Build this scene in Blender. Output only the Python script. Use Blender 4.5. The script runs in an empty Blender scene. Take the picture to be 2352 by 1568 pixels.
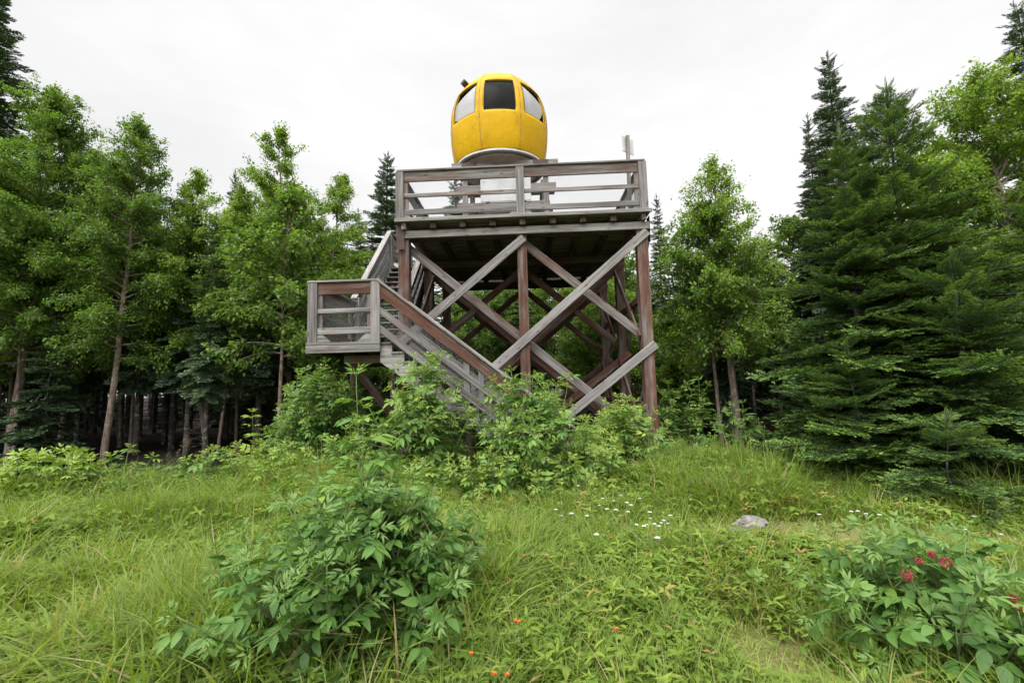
import bpy, bmesh, math, random, time
import numpy as np
from mathutils import Vector, Matrix, Euler

T0 = time.time()
random.seed(7)
rng = np.random.default_rng(7)
PI = math.pi
sc = bpy.context.scene
C = sc.collection

# ------------------------------------------------------------------ camera
CAM = np.array([0.0, 0.0, 1.6])
YAW, PITCH, ROLL, FPX = 0.0349, 0.0990, 0.0277, 1043.6   # focal length in units of a 2352 px wide frame
cy, sy = math.cos(YAW), math.sin(YAW)
Fv = np.array([-sy * math.cos(PITCH), cy * math.cos(PITCH), math.sin(PITCH)])
R0 = np.array([cy, sy, 0.0]); U0 = np.cross(R0, Fv)
Rv = R0 * math.cos(ROLL) - U0 * math.sin(ROLL)
Uv = U0 * math.cos(ROLL) + R0 * math.sin(ROLL)
def _ray(px, py): return Fv + Rv * (px - 1176) / FPX - Uv * (py - 784) / FPX
def at(px, py, Y):
    v = _ray(px, py); return CAM + v * (Y / v[1])
def gp(px, py):
    v = _ray(px, py); return CAM + v * (-1.6 / v[2])
cam_d = bpy.data.cameras.new("camera"); cam = bpy.data.objects.new("camera", cam_d); C.objects.link(cam)
M = Matrix(((Rv[0], Uv[0], -Fv[0], CAM[0]), (Rv[1], Uv[1], -Fv[1], CAM[1]), (Rv[2], Uv[2], -Fv[2], CAM[2]), (0, 0, 0, 1)))
cam.matrix_world = M
cam_d.sensor_width = 36.0; cam_d.lens = 36.0 * FPX / 2352
cam_d.clip_start = 0.05; cam_d.clip_end = 2000
sc.camera = cam

# ------------------------------------------------------------------ object helpers
WL = {}
def tag(o, label=None, cat=None, group=None, kind=None):
    if label: o["label"] = label
    if cat: o["category"] = cat
    if group: o["group"] = group
    if kind: o["kind"] = kind
    return o
def thing(name, loc, label, cat, group=None, rz=0.0):
    o = bpy.data.objects.new(name, None); C.objects.link(o)
    o.empty_display_size = 0.2
    o.location = loc; o.rotation_euler = (0, 0, rz); WL[o] = Vector(loc)
    return tag(o, label, cat, group)
def part_empty(name, parent, loc):
    o = bpy.data.objects.new(name, None); C.objects.link(o); o.parent = parent
    o.location = Vector(loc) - WL[parent]; WL[o] = Vector(loc); o.empty_display_size = 0.1
    return o
def link(name, me, mat=None, parent=None, mw=None):
    o = bpy.data.objects.new(name, me); C.objects.link(o)
    if mat is not None:
        me.materials.clear()
        for m in (mat if isinstance(mat, (list, tuple)) else [mat]): me.materials.append(m)
    mw = mw or Matrix.Identity(4)
    if parent is not None:
        o.parent = parent
        mw = Matrix.Translation(-WL[parent]) @ mw
    o.matrix_basis = mw
    WL[o] = (Vector((0, 0, 0)) if parent is None else WL[parent]) + mw.translation
    return o
def np_mesh(name, V, F, tint=None, smooth=False):
    me = bpy.data.meshes.new(name)
    V = np.ascontiguousarray(V, dtype=np.float32); F = np.ascontiguousarray(F, dtype=np.int32)
    k = F.shape[1]
    me.vertices.add(len(V)); me.vertices.foreach_set("co", V.ravel())
    me.loops.add(len(F) * k); me.loops.foreach_set("vertex_index", F.ravel())
    me.polygons.add(len(F)); me.polygons.foreach_set("loop_start", np.arange(0, len(F) * k, k, dtype=np.int32))
    if smooth: me.polygons.foreach_set("use_smooth", np.ones(len(F), dtype=bool))
    if tint is not None:
        a = me.attributes.new("tint", 'FLOAT', 'POINT'); a.data.foreach_set("value", np.ascontiguousarray(tint, dtype=np.float32))
    me.update(calc_edges=True)
    return me
def bm_mesh(name, bm):
    me = bpy.data.meshes.new(name); bm.normal_update(); bm.to_mesh(me); bm.free(); return me
class Acc:                              # collects triangle soups into one mesh
    def __init__(s): s.V = []; s.F = []; s.T = []; s.n = 0
    def add(s, V, F, T=None):
        V = np.asarray(V, dtype=np.float64); F = np.asarray(F, dtype=np.int64)
        s.V.append(V); s.F.append(F + s.n); s.n += len(V)
        s.T.append(np.zeros(len(V)) if T is None else (np.full(len(V), T) if np.isscalar(T) else np.asarray(T)))
    def mesh(s, name, smooth=False):
        return np_mesh(name, np.concatenate(s.V), np.concatenate(s.F), np.concatenate(s.T), smooth)
def scatter(acc, tpl, mats, pos, tints):
    """tpl=(V,F,T); mats (N,3,3) incl. scale, pos (N,3), tints (N)"""
    V, F, T = tpl; N = len(pos)
    if N == 0: return
    W = np.einsum('nij,vj->nvi', mats, V) + pos[:, None, :]
    FF = (F[None] + (np.arange(N) * len(V))[:, None, None]).reshape(-1, F.shape[1])
    TT = (T[None, :] + np.asarray(tints)[:, None]).ravel()
    acc.add(W.reshape(-1, 3), FF, TT)
def frames(d, roll=None, up=(0, 0, 1)):
    """N direction vectors -> (N,3,3) with columns x=side, y=dir, z=normal"""
    d = d / np.maximum(np.linalg.norm(d, axis=1, keepdims=True), 1e-9)
    u = np.broadcast_to(np.array(up, dtype=float), d.shape)
    x = np.cross(d, u); n = np.linalg.norm(x, axis=1, keepdims=True)
    x = np.where(n < 1e-4, np.array([[1.0, 0, 0]]), x / np.maximum(n, 1e-9))
    z = np.cross(x, d)
    if roll is not None:
        c, s = np.cos(roll)[:, None], np.sin(roll)[:, None]
        x, z = x * c + z * s, z * c - x * s
    return np.stack([x, d, z], axis=2)
def tube(acc, pts, rad, n=6, t=0.0):
    pts = np.asarray(pts, dtype=float); rad = np.broadcast_to(np.asarray(rad, dtype=float), (len(pts),))
    d = np.gradient(pts, axis=0)
    fr = frames(d, up=(0.13, 0.31, 0.94) if abs(d[0][2]) < .9 * np.linalg.norm(d[0]) else (0.9, 0.3, 0.05))
    a = np.arange(n) / n * 2 * PI
    ring = np.cos(a)[None, :, None] * fr[:, None, :, 0] + np.sin(a)[None, :, None] * fr[:, None, :, 2]
    V = (pts[:, None] + ring * rad[:, None, None]).reshape(-1, 3)
    i = np.arange(len(pts) - 1)[:, None] * n; j = np.arange(n)[None]; j2 = (j + 1) % n
    q = np.stack([i + j, i + j2, i + n + j2, i + n + j], axis=2).reshape(-1, 4)
    F = np.concatenate([q[:, [0, 1, 2]], q[:, [0, 2, 3]]])
    cap = [[(len(pts) - 1) * n, (len(pts) - 1) * n + k, (len(pts) - 1) * n + k + 1] for k in range(1, n - 1)]
    acc.add(V, np.concatenate([F, np.array(cap)]), t)

# ------------------------------------------------------------------ materials
def mat_new(name):
    m = bpy.data.materials.new(name); m.use_nodes = True
    nt = m.node_tree; nt.nodes.clear()
    out = nt.nodes.new("ShaderNodeOutputMaterial")
    return m, nt, out
def N(nt, t, **kw):
    n = nt.nodes.new(t)
    for k, v in kw.items():
        if k in n.inputs.keys(): n.inputs[k].default_value = v
        else: setattr(n, k, v)
    return n
def L(nt, a, b): nt.links.new(a, b)
def ramp(nt, stops, fac=None):
    r = nt.nodes.new("ShaderNodeValToRGB"); e = r.color_ramp.elements
    while len(e) < len(stops): e.new(0.5)
    for x, (p, c) in zip(e, stops):
        x.position = p; x.color = (*c, 1)
    if fac is not None: L(nt, fac, r.inputs[0])
    return r
def mixc(nt, a, b, fac, mode='MIX'):
    m = nt.nodes.new("ShaderNodeMix"); m.data_type = 'RGBA'; m.blend_type = mode
    for s, v in ((m.inputs[6], a), (m.inputs[7], b), (m.inputs[0], fac)):
        if hasattr(v, 'node'): L(nt, v, s)
        else: s.default_value = v if not isinstance(v, tuple) else (*v, 1)
    return m.outputs[2]
def math_n(nt, op, a, b=None, clamp=False):
    m = nt.nodes.new("ShaderNodeMath"); m.operation = op; m.use_clamp = clamp
    for s, v in ((m.inputs[0], a), (m.inputs[1], b)):
        if v is None: continue
        if hasattr(v, 'node'): L(nt, v, s)
        else: s.default_value = v
    return m.outputs[0]

def leaf_mat(name, stops, trans=0.32, tcol=(1.25, 1.25, .6), rough=.5, spec=.35, var=.12):
    m, nt, out = mat_new(name)
    at_ = N(nt, "ShaderNodeAttribute", attribute_name="tint")
    oi = N(nt, "ShaderNodeObjectInfo")
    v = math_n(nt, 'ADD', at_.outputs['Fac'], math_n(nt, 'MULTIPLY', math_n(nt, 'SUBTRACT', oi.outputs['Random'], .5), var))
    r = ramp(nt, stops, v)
    geo = N(nt, "ShaderNodeNewGeometry")
    # undersides of leaves are paler and greyer than their upper faces
    und = mixc(nt, r.outputs[0], (.14, .19, .10), .28)
    col = mixc(nt, r.outputs[0], und, geo.outputs['Backfacing'])
    p = N(nt, "ShaderNodeBsdfPrincipled", Roughness=rough)
    p.inputs['Specular IOR Level'].default_value = spec
    L(nt, col, p.inputs['Base Color'])
    tr = N(nt, "ShaderNodeBsdfTranslucent")
    L(nt, mixc(nt, r.outputs[0], tcol, 1.0, 'MULTIPLY'), tr.inputs[0])
    mx = N(nt, "ShaderNodeMixShader"); mx.inputs[0].default_value = trans
    L(nt, p.outputs[0], mx.inputs[1]); L(nt, tr.outputs[0], mx.inputs[2]); L(nt, mx.outputs[0], out.inputs[0])
    return m

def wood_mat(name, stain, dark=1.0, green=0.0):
    m, nt, out = mat_new(name)
    tc = N(nt, "ShaderNodeTexCoord"); oi = N(nt, "ShaderNodeObjectInfo")
    off = N(nt, "ShaderNodeVectorMath", operation='SCALE'); off.inputs[0].default_value = (37, 91, 53)
    L(nt, oi.outputs['Random'], off.inputs['Scale'])
    ad = N(nt, "ShaderNodeVectorMath", operation='ADD'); L(nt, tc.outputs['Object'], ad.inputs[0]); L(nt, off.outputs[0], ad.inputs[1])
    def mp(s):
        q = N(nt, "ShaderNodeMapping"); q.inputs['Scale'].default_value = s; L(nt, ad.outputs[0], q.inputs[0]); return q.outputs[0]
    g1 = N(nt, "ShaderNodeTexNoise", Scale=1.0, Detail=6.0, Roughness=.65, Distortion=.4); L(nt, mp((.9, 22, 22)), g1.inputs['Vector'])
    g2 = N(nt, "ShaderNodeTexNoise", Scale=1.0, Detail=3.0, Roughness=.6); L(nt, mp((2.2, 75, 75)), g2.inputs['Vector'])
    big = N(nt, "ShaderNodeTexNoise", Scale=1.0, Detail=4.0, Roughness=.6); L(nt, mp((1.1, 5, 5)), big.inputs['Vector'])
    grey = ramp(nt, [(.22, (.034, .030, .028)), (.42, (.125, .116, .112)), (.58, (.205, .195, .190)), (.78, (.32, .31, .305))], g1.outputs['Fac'])
    brown = ramp(nt, [(.25, (.026, .013, .009)), (.5, (.088, .041, .028)), (.75, (.165, .088, .062))], g1.outputs['Fac'])
    s = math_n(nt, 'ADD', math_n(nt, 'MULTIPLY', math_n(nt, 'SUBTRACT', big.outputs['Fac'], .5), 3.2), stain, True)
    c = mixc(nt, grey.outputs[0], brown.outputs[0], s)
    crack = ramp(nt, [(.30, (.25, .22, .2)), (.40, (1, 1, 1))], g2.outputs['Fac'])
    c = mixc(nt, c, crack.outputs[0], .8, 'MULTIPLY')
    vo = N(nt, "ShaderNodeTexVoronoi", Scale=1.0); L(nt, mp((2.6, 9, 9)), vo.inputs['Vector'])
    kn = ramp(nt, [(.05, (.18, .12, .1)), (.16, (1, 1, 1))], vo.outputs['Distance'])
    c = mixc(nt, c, kn.outputs[0], .8, 'MULTIPLY')
    if green:
        gn = N(nt, "ShaderNodeTexNoise", Scale=3.0, Detail=3.0); L(nt, ad.outputs[0], gn.inputs['Vector'])
        c = mixc(nt, c, (.06, .07, .035), math_n(nt, 'MULTIPLY', gn.outputs['Fac'], green))
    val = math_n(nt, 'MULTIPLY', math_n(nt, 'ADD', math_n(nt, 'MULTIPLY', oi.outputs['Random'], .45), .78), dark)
    vm = N(nt, "ShaderNodeVectorMath", operation='SCALE'); L(nt, c, vm.inputs[0]); L(nt, val, vm.inputs['Scale'])
    p = N(nt, "ShaderNodeBsdfPrincipled", Roughness=.82); p.inputs['Specular IOR Level'].default_value = .25
    L(nt, vm.outputs[0], p.inputs['Base Color'])
    b = N(nt, "ShaderNodeBump", Strength=.5, Distance=.006); L(nt, g1.outputs['Fac'], b.inputs['Height']); L(nt, b.outputs[0], p.inputs['Normal'])
    L(nt, p.outputs[0], out.inputs[0])
    return m

def plain_mat(name, col, rough=.7, metal=0.0, nscale=8.0, var=.35, spec=.4, bump=0.0):
    m, nt, out = mat_new(name)
    tc = N(nt, "ShaderNodeTexCoord")
    n = N(nt, "ShaderNodeTexNoise", Scale=nscale, Detail=5.0, Roughness=.65); L(nt, tc.outputs['Object'], n.inputs['Vector'])
    lo = tuple(x * (1 - var) for x in col); hi = tuple(min(1, x * (1 + var)) for x in col)
    r = ramp(nt, [(.3, lo), (.7, hi)], n.outputs['Fac'])
    p = N(nt, "ShaderNodeBsdfPrincipled", Roughness=rough, Metallic=metal); p.inputs['Specular IOR Level'].default_value = spec
    L(nt, r.outputs[0], p.inputs['Base Color'])
    if bump:
        b = N(nt, "ShaderNodeBump", Strength=bump, Distance=.01); L(nt, n.outputs['Fac'], b.inputs['Height']); L(nt, b.outputs[0], p.inputs['Normal'])
    L(nt, p.outputs[0], out.inputs[0])
    return m

def bark_mat(name, stops, lichen=(.32, .33, .28), la=.5):
    m, nt, out = mat_new(name)
    tc = N(nt, "ShaderNodeTexCoord")
    mp = N(nt, "ShaderNodeMapping"); mp.inputs['Scale'].default_value = (9, 9, 2.4); L(nt, tc.outputs['Object'], mp.inputs[0])
    n = N(nt, "ShaderNodeTexNoise", Scale=2.2, Detail=6.0, Roughness=.7, Distortion=.6); L(nt, mp.outputs[0], n.inputs['Vector'])
    r = ramp(nt, stops, n.outputs['Fac'])
    n2 = N(nt, "ShaderNodeTexNoise", Scale=6.0, Detail=6.0, Roughness=.75); L(nt, tc.outputs['Object'], n2.inputs['Vector'])
    f = ramp(nt, [(.52, (0, 0, 0)), (.62, (la, la, la))], n2.outputs['Fac'])
    c = mixc(nt, r.outputs[0], lichen, f.outputs[0])
    p = N(nt, "ShaderNodeBsdfPrincipled", Roughness=.9); p.inputs['Specular IOR Level'].default_value = .2
    L(nt, c, p.inputs['Base Color'])
    b = N(nt, "ShaderNodeBump", Strength=.7, Distance=.02); L(nt, n.outputs['Fac'], b.inputs['Height']); L(nt, b.outputs[0], p.inputs['Normal'])
    L(nt, p.outputs[0], out.inputs[0])
    return m

MG = wood_mat("weathered_grey_wood", -.22)
MM = wood_mat("part_weathered_wood", .32)
MR = wood_mat("red_brown_wood", .88, .9)
MP = wood_mat("brown_post_wood", .82, .92)
MD = wood_mat("dark_greenish_wood", .8, .5, .5)  # darker, greener tone for joists, rear bearers and upper landing boards
ML = wood_mat("pale_bleached_wood", -.15, 1.35)
M_STEEL = plain_mat("rusty_dark_steel", (.055, .035, .032), .6, .5, 20, .5)
M_WIRE = plain_mat("galvanised_wire", (.17, .18, .175), .45, .75, 30, .25)
M_LEAF_BIRCH = leaf_mat("birch_leaf", [(0, (.036, .084, .014)), (.45, (.110, .200, .030)), (.8, (.18, .285, .040)), (1, (.25, .35, .055))], .46)
M_LEAF_WARM = leaf_mat("yellow_green_leaf", [(0, (.075, .125, .015)), (.45, (.158, .262, .036)), (.8, (.235, .345, .048)), (1, (.32, .39, .06))], .48)
M_NEEDLE = leaf_mat("fir_needle", [(0, (.012, .030, .010)), (.35, (.034, .080, .022)), (.65, (.095, .180, .036)), (.85, (.160, .275, .055)), (1, (.22, .34, .07))], .24, rough=.55, spec=.3)
M_NEEDLE_D = leaf_mat("spruce_needle", [(0, (.016, .034, .020)), (.45, (.042, .080, .042)), (.8, (.085, .135, .065)), (1, (.11, .16, .075))], .2, rough=.55, spec=.3)
M_ELDER = leaf_mat("elder_leaf", [(0, (.045, .105, .022)), (.45, (.095, .195, .040)), (.75, (.165, .275, .050)), (1, (.28, .37, .065))], .34, rough=.5, spec=.3, var=.2)
M_ELDER_Y = leaf_mat("young_elder_leaf", [(0, (.075, .15, .022)), (.45, (.155, .26, .036)), (.8, (.22, .33, .052)), (1, (.30, .41, .075))], .36)
M_GRASS = leaf_mat("grass_blade", [(0, (.060, .110, .018)), (.4, (.138, .222, .026)), (.7, (.220, .302, .040)), (.86, (.30, .33, .085)), (.93, (.38, .30, .14)), (1, (.44, .34, .20))], .44, rough=.6, spec=.1)
M_HERB = leaf_mat("herb_leaf", [(0, (.065, .125, .022)), (.5, (.150, .235, .036)), (.85, (.24, .30, .055)), (1, (.34, .22, .09))], .38, spec=.15)
M_STEM = leaf_mat("plant_stem", [(0, (.045, .028, .022)), (.5, (.07, .085, .03)), (1, (.14, .20, .05))], 0.0)
M_BARK_B = bark_mat("birch_bark", [(.3, (.035, .026, .022)), (.5, (.17, .125, .10)), (.72, (.34, .28, .24))])
M_BARK_S = bark_mat("spruce_bark", [(.3, (.020, .016, .014)), (.55, (.055, .044, .039)), (.75, (.11, .096, .086))])
M_SEED = leaf_mat("grass_seed_head", [(0, (.16, .10, .08)), (1, (.42, .32, .26))], .2)
M_ORANGE = plain_mat("orange_petal", (.72, .12, .006), .6, 0, 30, .25)
M_YARROW = plain_mat("white_petal", (.68, .68, .64), .7, 0, 40, .12)
M_BERRY = plain_mat("red_berry", (.22, .014, .022), .4, 0, 30, .35, .5)

# ------------------------------------------------------------------ ground
def gz(x, y):
    x = np.asarray(x, dtype=float); y = np.asarray(y, dtype=float)
    return (.045 * np.sin(x * 1.3 + .7 * y) + .035 * np.sin(y * 1.9 - .8 * x + 1.2) + .02 * np.sin(x * 3.7 + 1.1) * np.sin(y * 3.1)
            ) * np.clip((np.hypot(x, y) - .3) / 2, 0, 1) - .02
YB_X = [-60, -15, -8, -3, 3, 4.2, 5.0, 8, 12, 60]; YB_Y = [5.4, 5.6, 6.7, 10.0, 11.4, 8.6, 6.3, 5.1, 4.8, 4.5]
def yb(x): return np.interp(x, YB_X, YB_Y)
def ground():
    xs = np.concatenate([-np.geomspace(600, 20, 18), np.linspace(-19.5, 19.5, 157), np.geomspace(20, 600, 18)])
    ys = np.concatenate([-np.geomspace(300, 3, 10), np.linspace(-2.5, 30, 131), np.geomspace(31, 900, 18)])
    X, Y = np.meshgrid(xs, ys); Z = gz(X, Y) * (np.hypot(X, Y) < 40)
    V = np.stack([X, Y, Z], axis=2).reshape(-1, 3); nx = len(xs); ny = len(ys)
    i = (np.arange(ny - 1)[:, None] * nx + np.arange(nx - 1)[None]).ravel()
    F = np.stack([i, i + 1, i + nx + 1, i + nx], axis=1)
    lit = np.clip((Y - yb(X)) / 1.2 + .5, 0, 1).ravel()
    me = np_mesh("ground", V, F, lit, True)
    m, nt, out = mat_new("meadow_soil")
    tc = N(nt, "ShaderNodeTexCoord"); a = N(nt, "ShaderNodeAttribute", attribute_name="tint")
    n1 = N(nt, "ShaderNodeTexNoise", Scale=1.6, Detail=8.0, Roughness=.7); L(nt, tc.outputs['Object'], n1.inputs['Vector'])
    n2 = N(nt, "ShaderNodeTexNoise", Scale=26.0, Detail=6.0, Roughness=.75); L(nt, tc.outputs['Object'], n2.inputs['Vector'])
    moss = ramp(nt, [(.3, (.045, .062, .012)), (.5, (.105, .135, .022)), (.7, (.16, .16, .04))], n1.outputs['Fac'])
    dry = ramp(nt, [(.3, (.07, .05, .03)), (.7, (.26, .20, .12))], n2.outputs['Fac'])
    f = ramp(nt, [(.42, (0, 0, 0)), (.62, (1, 1, 1))], n2.outputs['Fac'])
    c = mixc(nt, moss.outputs[0], dry.outputs[0], f.outputs[0])
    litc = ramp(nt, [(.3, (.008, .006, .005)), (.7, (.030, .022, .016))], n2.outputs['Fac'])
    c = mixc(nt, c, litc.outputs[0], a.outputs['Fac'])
    p = N(nt, "ShaderNodeBsdfPrincipled", Roughness=.95); p.inputs['Specular IOR Level'].default_value = .1
    L(nt, c, p.inputs['Base Color'])
    b = N(nt, "ShaderNodeBump", Strength=.8, Distance=.03); L(nt, n2.outputs['Fac'], b.inputs['Height']); L(nt, b.outputs[0], p.inputs['Normal'])
    L(nt, p.outputs[0], out.inputs[0])
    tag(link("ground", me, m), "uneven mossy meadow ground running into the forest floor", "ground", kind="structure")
ground()

# ------------------------------------------------------------------ timber helpers
def box_bm(lx, wy, hz, bev=.006):
    bm = bmesh.new(); bmesh.ops.create_cube(bm, size=1.0)
    for v in bm.verts: v.co = Vector((v.co.x * lx, v.co.y * wy, v.co.z * hz))
    if bev: bmesh.ops.bevel(bm, geom=list(bm.edges), offset=bev, segments=1, affect='EDGES')
    return bm
def timber(name, p0, p1, w, h, mat, parent, up=(0, 0, 1), label=None):
    """board from p0 to p1 (centre line); h along 'up', w across"""
    p0 = Vector(p0); p1 = Vector(p1); d = (p1 - p0); ln = d.length; d.normalize()
    up = Vector(up) if abs(d.dot(Vector(up))) < .98 else Vector((0, 1, 0))
    z = up - d * d.dot(up); z.normalize(); y = z.cross(d)
    mw = Matrix(((d.x, y.x, z.x, 0), (d.y, y.y, z.y, 0), (d.z, y.z, z.z, 0), (0, 0, 0, 1)))
    mw.translation = (p0 + p1) / 2
    o = link(name, bm_mesh(name, box_bm(ln, w, h, min(.007, w * .2, h * .2))), mat, parent, mw)
    if label: o["label"] = label
    return o
def prism(name, pts2, thick, origin, ex, ey, mat, parent):
    """polygon pts2 in plane (ex,ey) at origin, extruded by thick along ex x ey"""
    ex = Vector(ex).normalized(); ey = Vector(ey).normalized(); n = ex.cross(ey)
    bm = bmesh.new(); vs = [bm.verts.new((a, b, -thick / 2)) for a, b in pts2]
    f = bm.faces.new(vs); r = bmesh.ops.extrude_face_region(bm, geom=[f])
    bmesh.ops.translate(bm, vec=(0, 0, thick), verts=[v for v in r['geom'] if isinstance(v, bmesh.types.BMVert)])
    bmesh.ops.recalc_face_normals(bm, faces=bm.faces)
    mw = Matrix(((ex.x, ey.x, n.x, origin[0]), (ex.y, ey.y, n.y, origin[1]), (ex.z, ey.z, n.z, origin[2]), (0, 0, 0, 1)))
    return link(name, bm_mesh(name, bm), mat, parent, mw)
def wire_panel(parent, org, eu, ev, lu, lv, cell=.062, r=.0021, name="wire_mesh"):
    """diamond chain-link wires filling the parallelogram org + u*eu + v*ev"""
    org = np.array(org, float); eu = np.array(eu, float); ev = np.array(ev, float)
    acc = Acc(); nrm = np.cross(eu, ev); nrm /= np.linalg.norm(nrm); segs = []
    k = cell * .5
    while k < lu + lv:
        u0, v0 = (k, 0) if k < lu else (lu, k - lu); u1, v1 = (0, k) if k < lv else (k - lv, lv)
        segs.append((u0, v0, u1, v1)); segs.append((lu - u0, v0, lu - u1, v1)); k += cell
    for i, (u0, v0, u1, v1) in enumerate(segs):
        o = nrm * (.0015 if i % 2 else -.0015)
        a = org + eu * u0 + ev * v0 + o; b = org + eu * u1 + ev * v1 + o
        tube(acc, [a, b], r, 3)
    V = np.concatenate(acc.V); c = V.mean(axis=0); acc.V = [V - c]; acc.F = [np.concatenate(acc.F)]; acc.T = [np.zeros(len(V))]
    return link(name, acc.mesh("wire_mesh"), M_WIRE, parent, Matrix.Translation(c))

# ------------------------------------------------------------------ the lookout tower
XL, XR = -2.51, 2.39; XC = (XL + XR) / 2
YR = [9.18, 11.5, 14.03]
def build_tower():
    T = thing("lookout_tower", (XC, 11.6, 0), "weathered timber lookout tower with cross braced legs, railed deck and stairs", "tower")
    zt = 4.85
    for r, y in enumerate(YR):
        for x in (XL, XC, XR):
            w = .22 if x != XC else .2
            timber("post", (x, y, -.25), (x, y, zt), w, w, MP, T, up=(0, 1, 0))
    # cross braces of the three rows: falling boards behind the posts, rising boards in front
    for r, y in enumerate(YR):
        m1, m2 = (MM, MG) if r == 0 else (MR, MR)
        yf, ybk = y - .11 - .026, y + .11 + .026
        B = lambda a, b, yy, m: timber("brace", (a[0], yy, a[1]), (b[0], yy, b[1]), .045, .17, m, T)
        B((XL, 4.62), (XR + .05, .40), ybk, m1)
        B((XC, 4.62), (XR, 2.52), ybk, m1)
        B((XL, 2.52), (XC, .42), ybk, MM if r == 0 else MR)
        B((XR + .1, 4.66), (XL - .05, .42), yf, m2)
        B((XC + .05, 4.62), (XL - .05, 2.55), yf, m2)
        B((XR + .14, 2.36), (XC, .40), yf, m2)
    # side braces, between the rows
    for x, s in ((XL, -1), (XR, 1)):
        xo = x + s * .136; xi = x - s * .136
        for a, b in ((0, 1), (1, 2)):
            ya, yb_ = YR[a], YR[b]
            timber("brace", (xo, ya, 4.5), (xo, yb_, 2.5), .045, .15, MM, T)
            timber("brace", (xi, ya, 2.5), (xi, yb_, 4.5), .045, .15, MR, T)
            timber("brace", (xo, ya, 2.3), (xo, yb_, .35), .045, .15, MM, T)
            timber("brace", (xi, ya, .35), (xi, yb_, 2.3), .045, .15, MR, T)
        for z in (3.35, 1.15):
            timber("girt", (x, YR[0] + .115, z), (x, YR[1] - .115, z), .09, .13, MR, T)
            timber("girt", (x, YR[1] + .115, z), (x, YR[2] - .115, z), .09, .13, MR, T)
    # bearers, joists and deck
    timber("bearer", (XL - .08, YR[0] - .137, 4.778), (XR + .14, YR[0] - .137, 4.778), .05, .155, MG, T)
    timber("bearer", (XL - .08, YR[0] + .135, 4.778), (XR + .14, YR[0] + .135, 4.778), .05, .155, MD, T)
    for y in YR[1:]:
        for s in (-1, 1):
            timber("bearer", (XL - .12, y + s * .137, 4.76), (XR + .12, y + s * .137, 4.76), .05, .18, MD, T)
    jx = np.linspace(XL + .04, XR + .02, 9)
    for i, x in enumerate(jx):
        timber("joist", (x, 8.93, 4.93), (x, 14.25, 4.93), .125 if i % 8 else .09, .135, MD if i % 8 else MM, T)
    for i in range(36):
        y = 8.93 + .15 * i
        timber("deck_board", (XL - .13, y, 5.018), (XR + .15, y, 5.018), .139, .034, MM if i else MG, T)
    timber("edge_board", (XL - .13, 8.875, 5.032), (XR + .17, 8.875, 5.032), .05, .075, MG, T)
    timber("edge_board", (XL - .13, 8.84, 5.045), (XR + .19, 8.84, 5.10), .04, .03, MG, T) if 0 else None
    timber("edge_board", (XL - .14, 14.32, 4.98), (XR + .17, 14.32, 4.98), .05, .16, MM, T)
    # steel shoe on the front corner
    for o in (prism("corner_plate", [(-.085, -.27), (.085, -.27), (.07, -.1), (.07, 0), (.1, .26), (-.1, .26)], .012, (XL - .03, YR[0] - .178, 4.73), (1, 0, 0), (0, 0, 1), M_STEEL, T),): pass
    prism("corner_plate", [(-.085, -.27), (.085, -.27), (.07, -.1), (.07, 0), (.1, .26), (-.1, .26)], .012, (XR + .16, YR[0] - .02, 4.73), (0, 1, 0), (0, 0, 1), M_STEEL, T)

    def railing(p0, p1, posts, z0, name="railing", cap=MG, first=True, gus=True, board=MM, mats=(MM, MG, MG), inner=0.09, mesh=True):
        """level railing from p0 to p1 (xy); posts = fractions where uprights stand; z0 = deck height"""
        p0 = Vector((*p0, 0)); p1 = Vector((*p1, 0)); d = p1 - p0; ln = d.length; u = d / ln; n = Vector((u.y, -u.x, 0))   # n points outwards (to the right of u)
        mid = (p0 + p1) / 2; R = part_empty(name, T, (mid.x, mid.y, z0))
        P = lambda s, o, z: p0 + u * s + n * o + Vector((0, 0, z0 + z))
        timber("top_rail", P(-.06, .0, 1.095), P(ln + .06, .0, 1.095), .15, .04, cap, R)
        ps = [f * ln for f in posts]
        for k, s in enumerate(ps):
            a = .045 if 0 < k < len(ps) - 1 else .0
            timber("rail_post", P(s, .045, -.02), P(s, .045, 1.074), .17, .05, MG, R, up=n)
            timber("rail_post", P(s + (.12 if k == 0 else -.12 if k == len(ps) - 1 else .0), -.012, .05), P(s + (.12 if k == 0 else -.12 if k == len(ps) - 1 else .0), -.012, 1.074), .09 if a == 0 else .14, .06, MM, R, up=n)
        for a, b in zip(ps[:-1], ps[1:]):
            a += .085; b -= .085
            timber("rail", P(a, .018, .965), P(b, .018, .965), .04, .215, board, R)
            timber("rail", P(a, .025, .56), P(b, .025, .56), .04, .085, mats[0], R)
            timber("rail", P(a, .025, .2), P(b, .025, .2), .04, .115, mats[1], R)
            if gus:
                for s, dr in ((a, 1), (b, -1)):
                    prism("gusset", [(0, 0), (.24 * dr, 0), (.10 * dr, .13), (0, .13)], .04, P(s, .022, .005), u, (0, 0, 1), MG, R)
            if mesh: wire_panel(R, P(a, -.05, .02), u, (0, 0, 1), b - a, .95)
        return R
    zd = 5.035
    railing((XL - .05, 9.03), (XR + .05, 9.03), (0, .5, 1), zd)
    railing((XR + .08, 9.12), (XR + .08, 14.2), (0.02, .5, .98), zd)
    railing((XR + .05, 14.22), (XL - .05, 14.22), (0, .5, 1), zd)
    railing((XL - .08, 12.55), (XL - .08, 9.12), (0.02, .5, .98), zd)

    # ---- landing half way up
    lx0, lx1, ly0, ly1, lz = -3.91, -2.62, 7.9, 9.92, 2.44
    LD = part_empty("landing", T, ((lx0 + lx1) / 2, (ly0 + ly1) / 2, lz))
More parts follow.
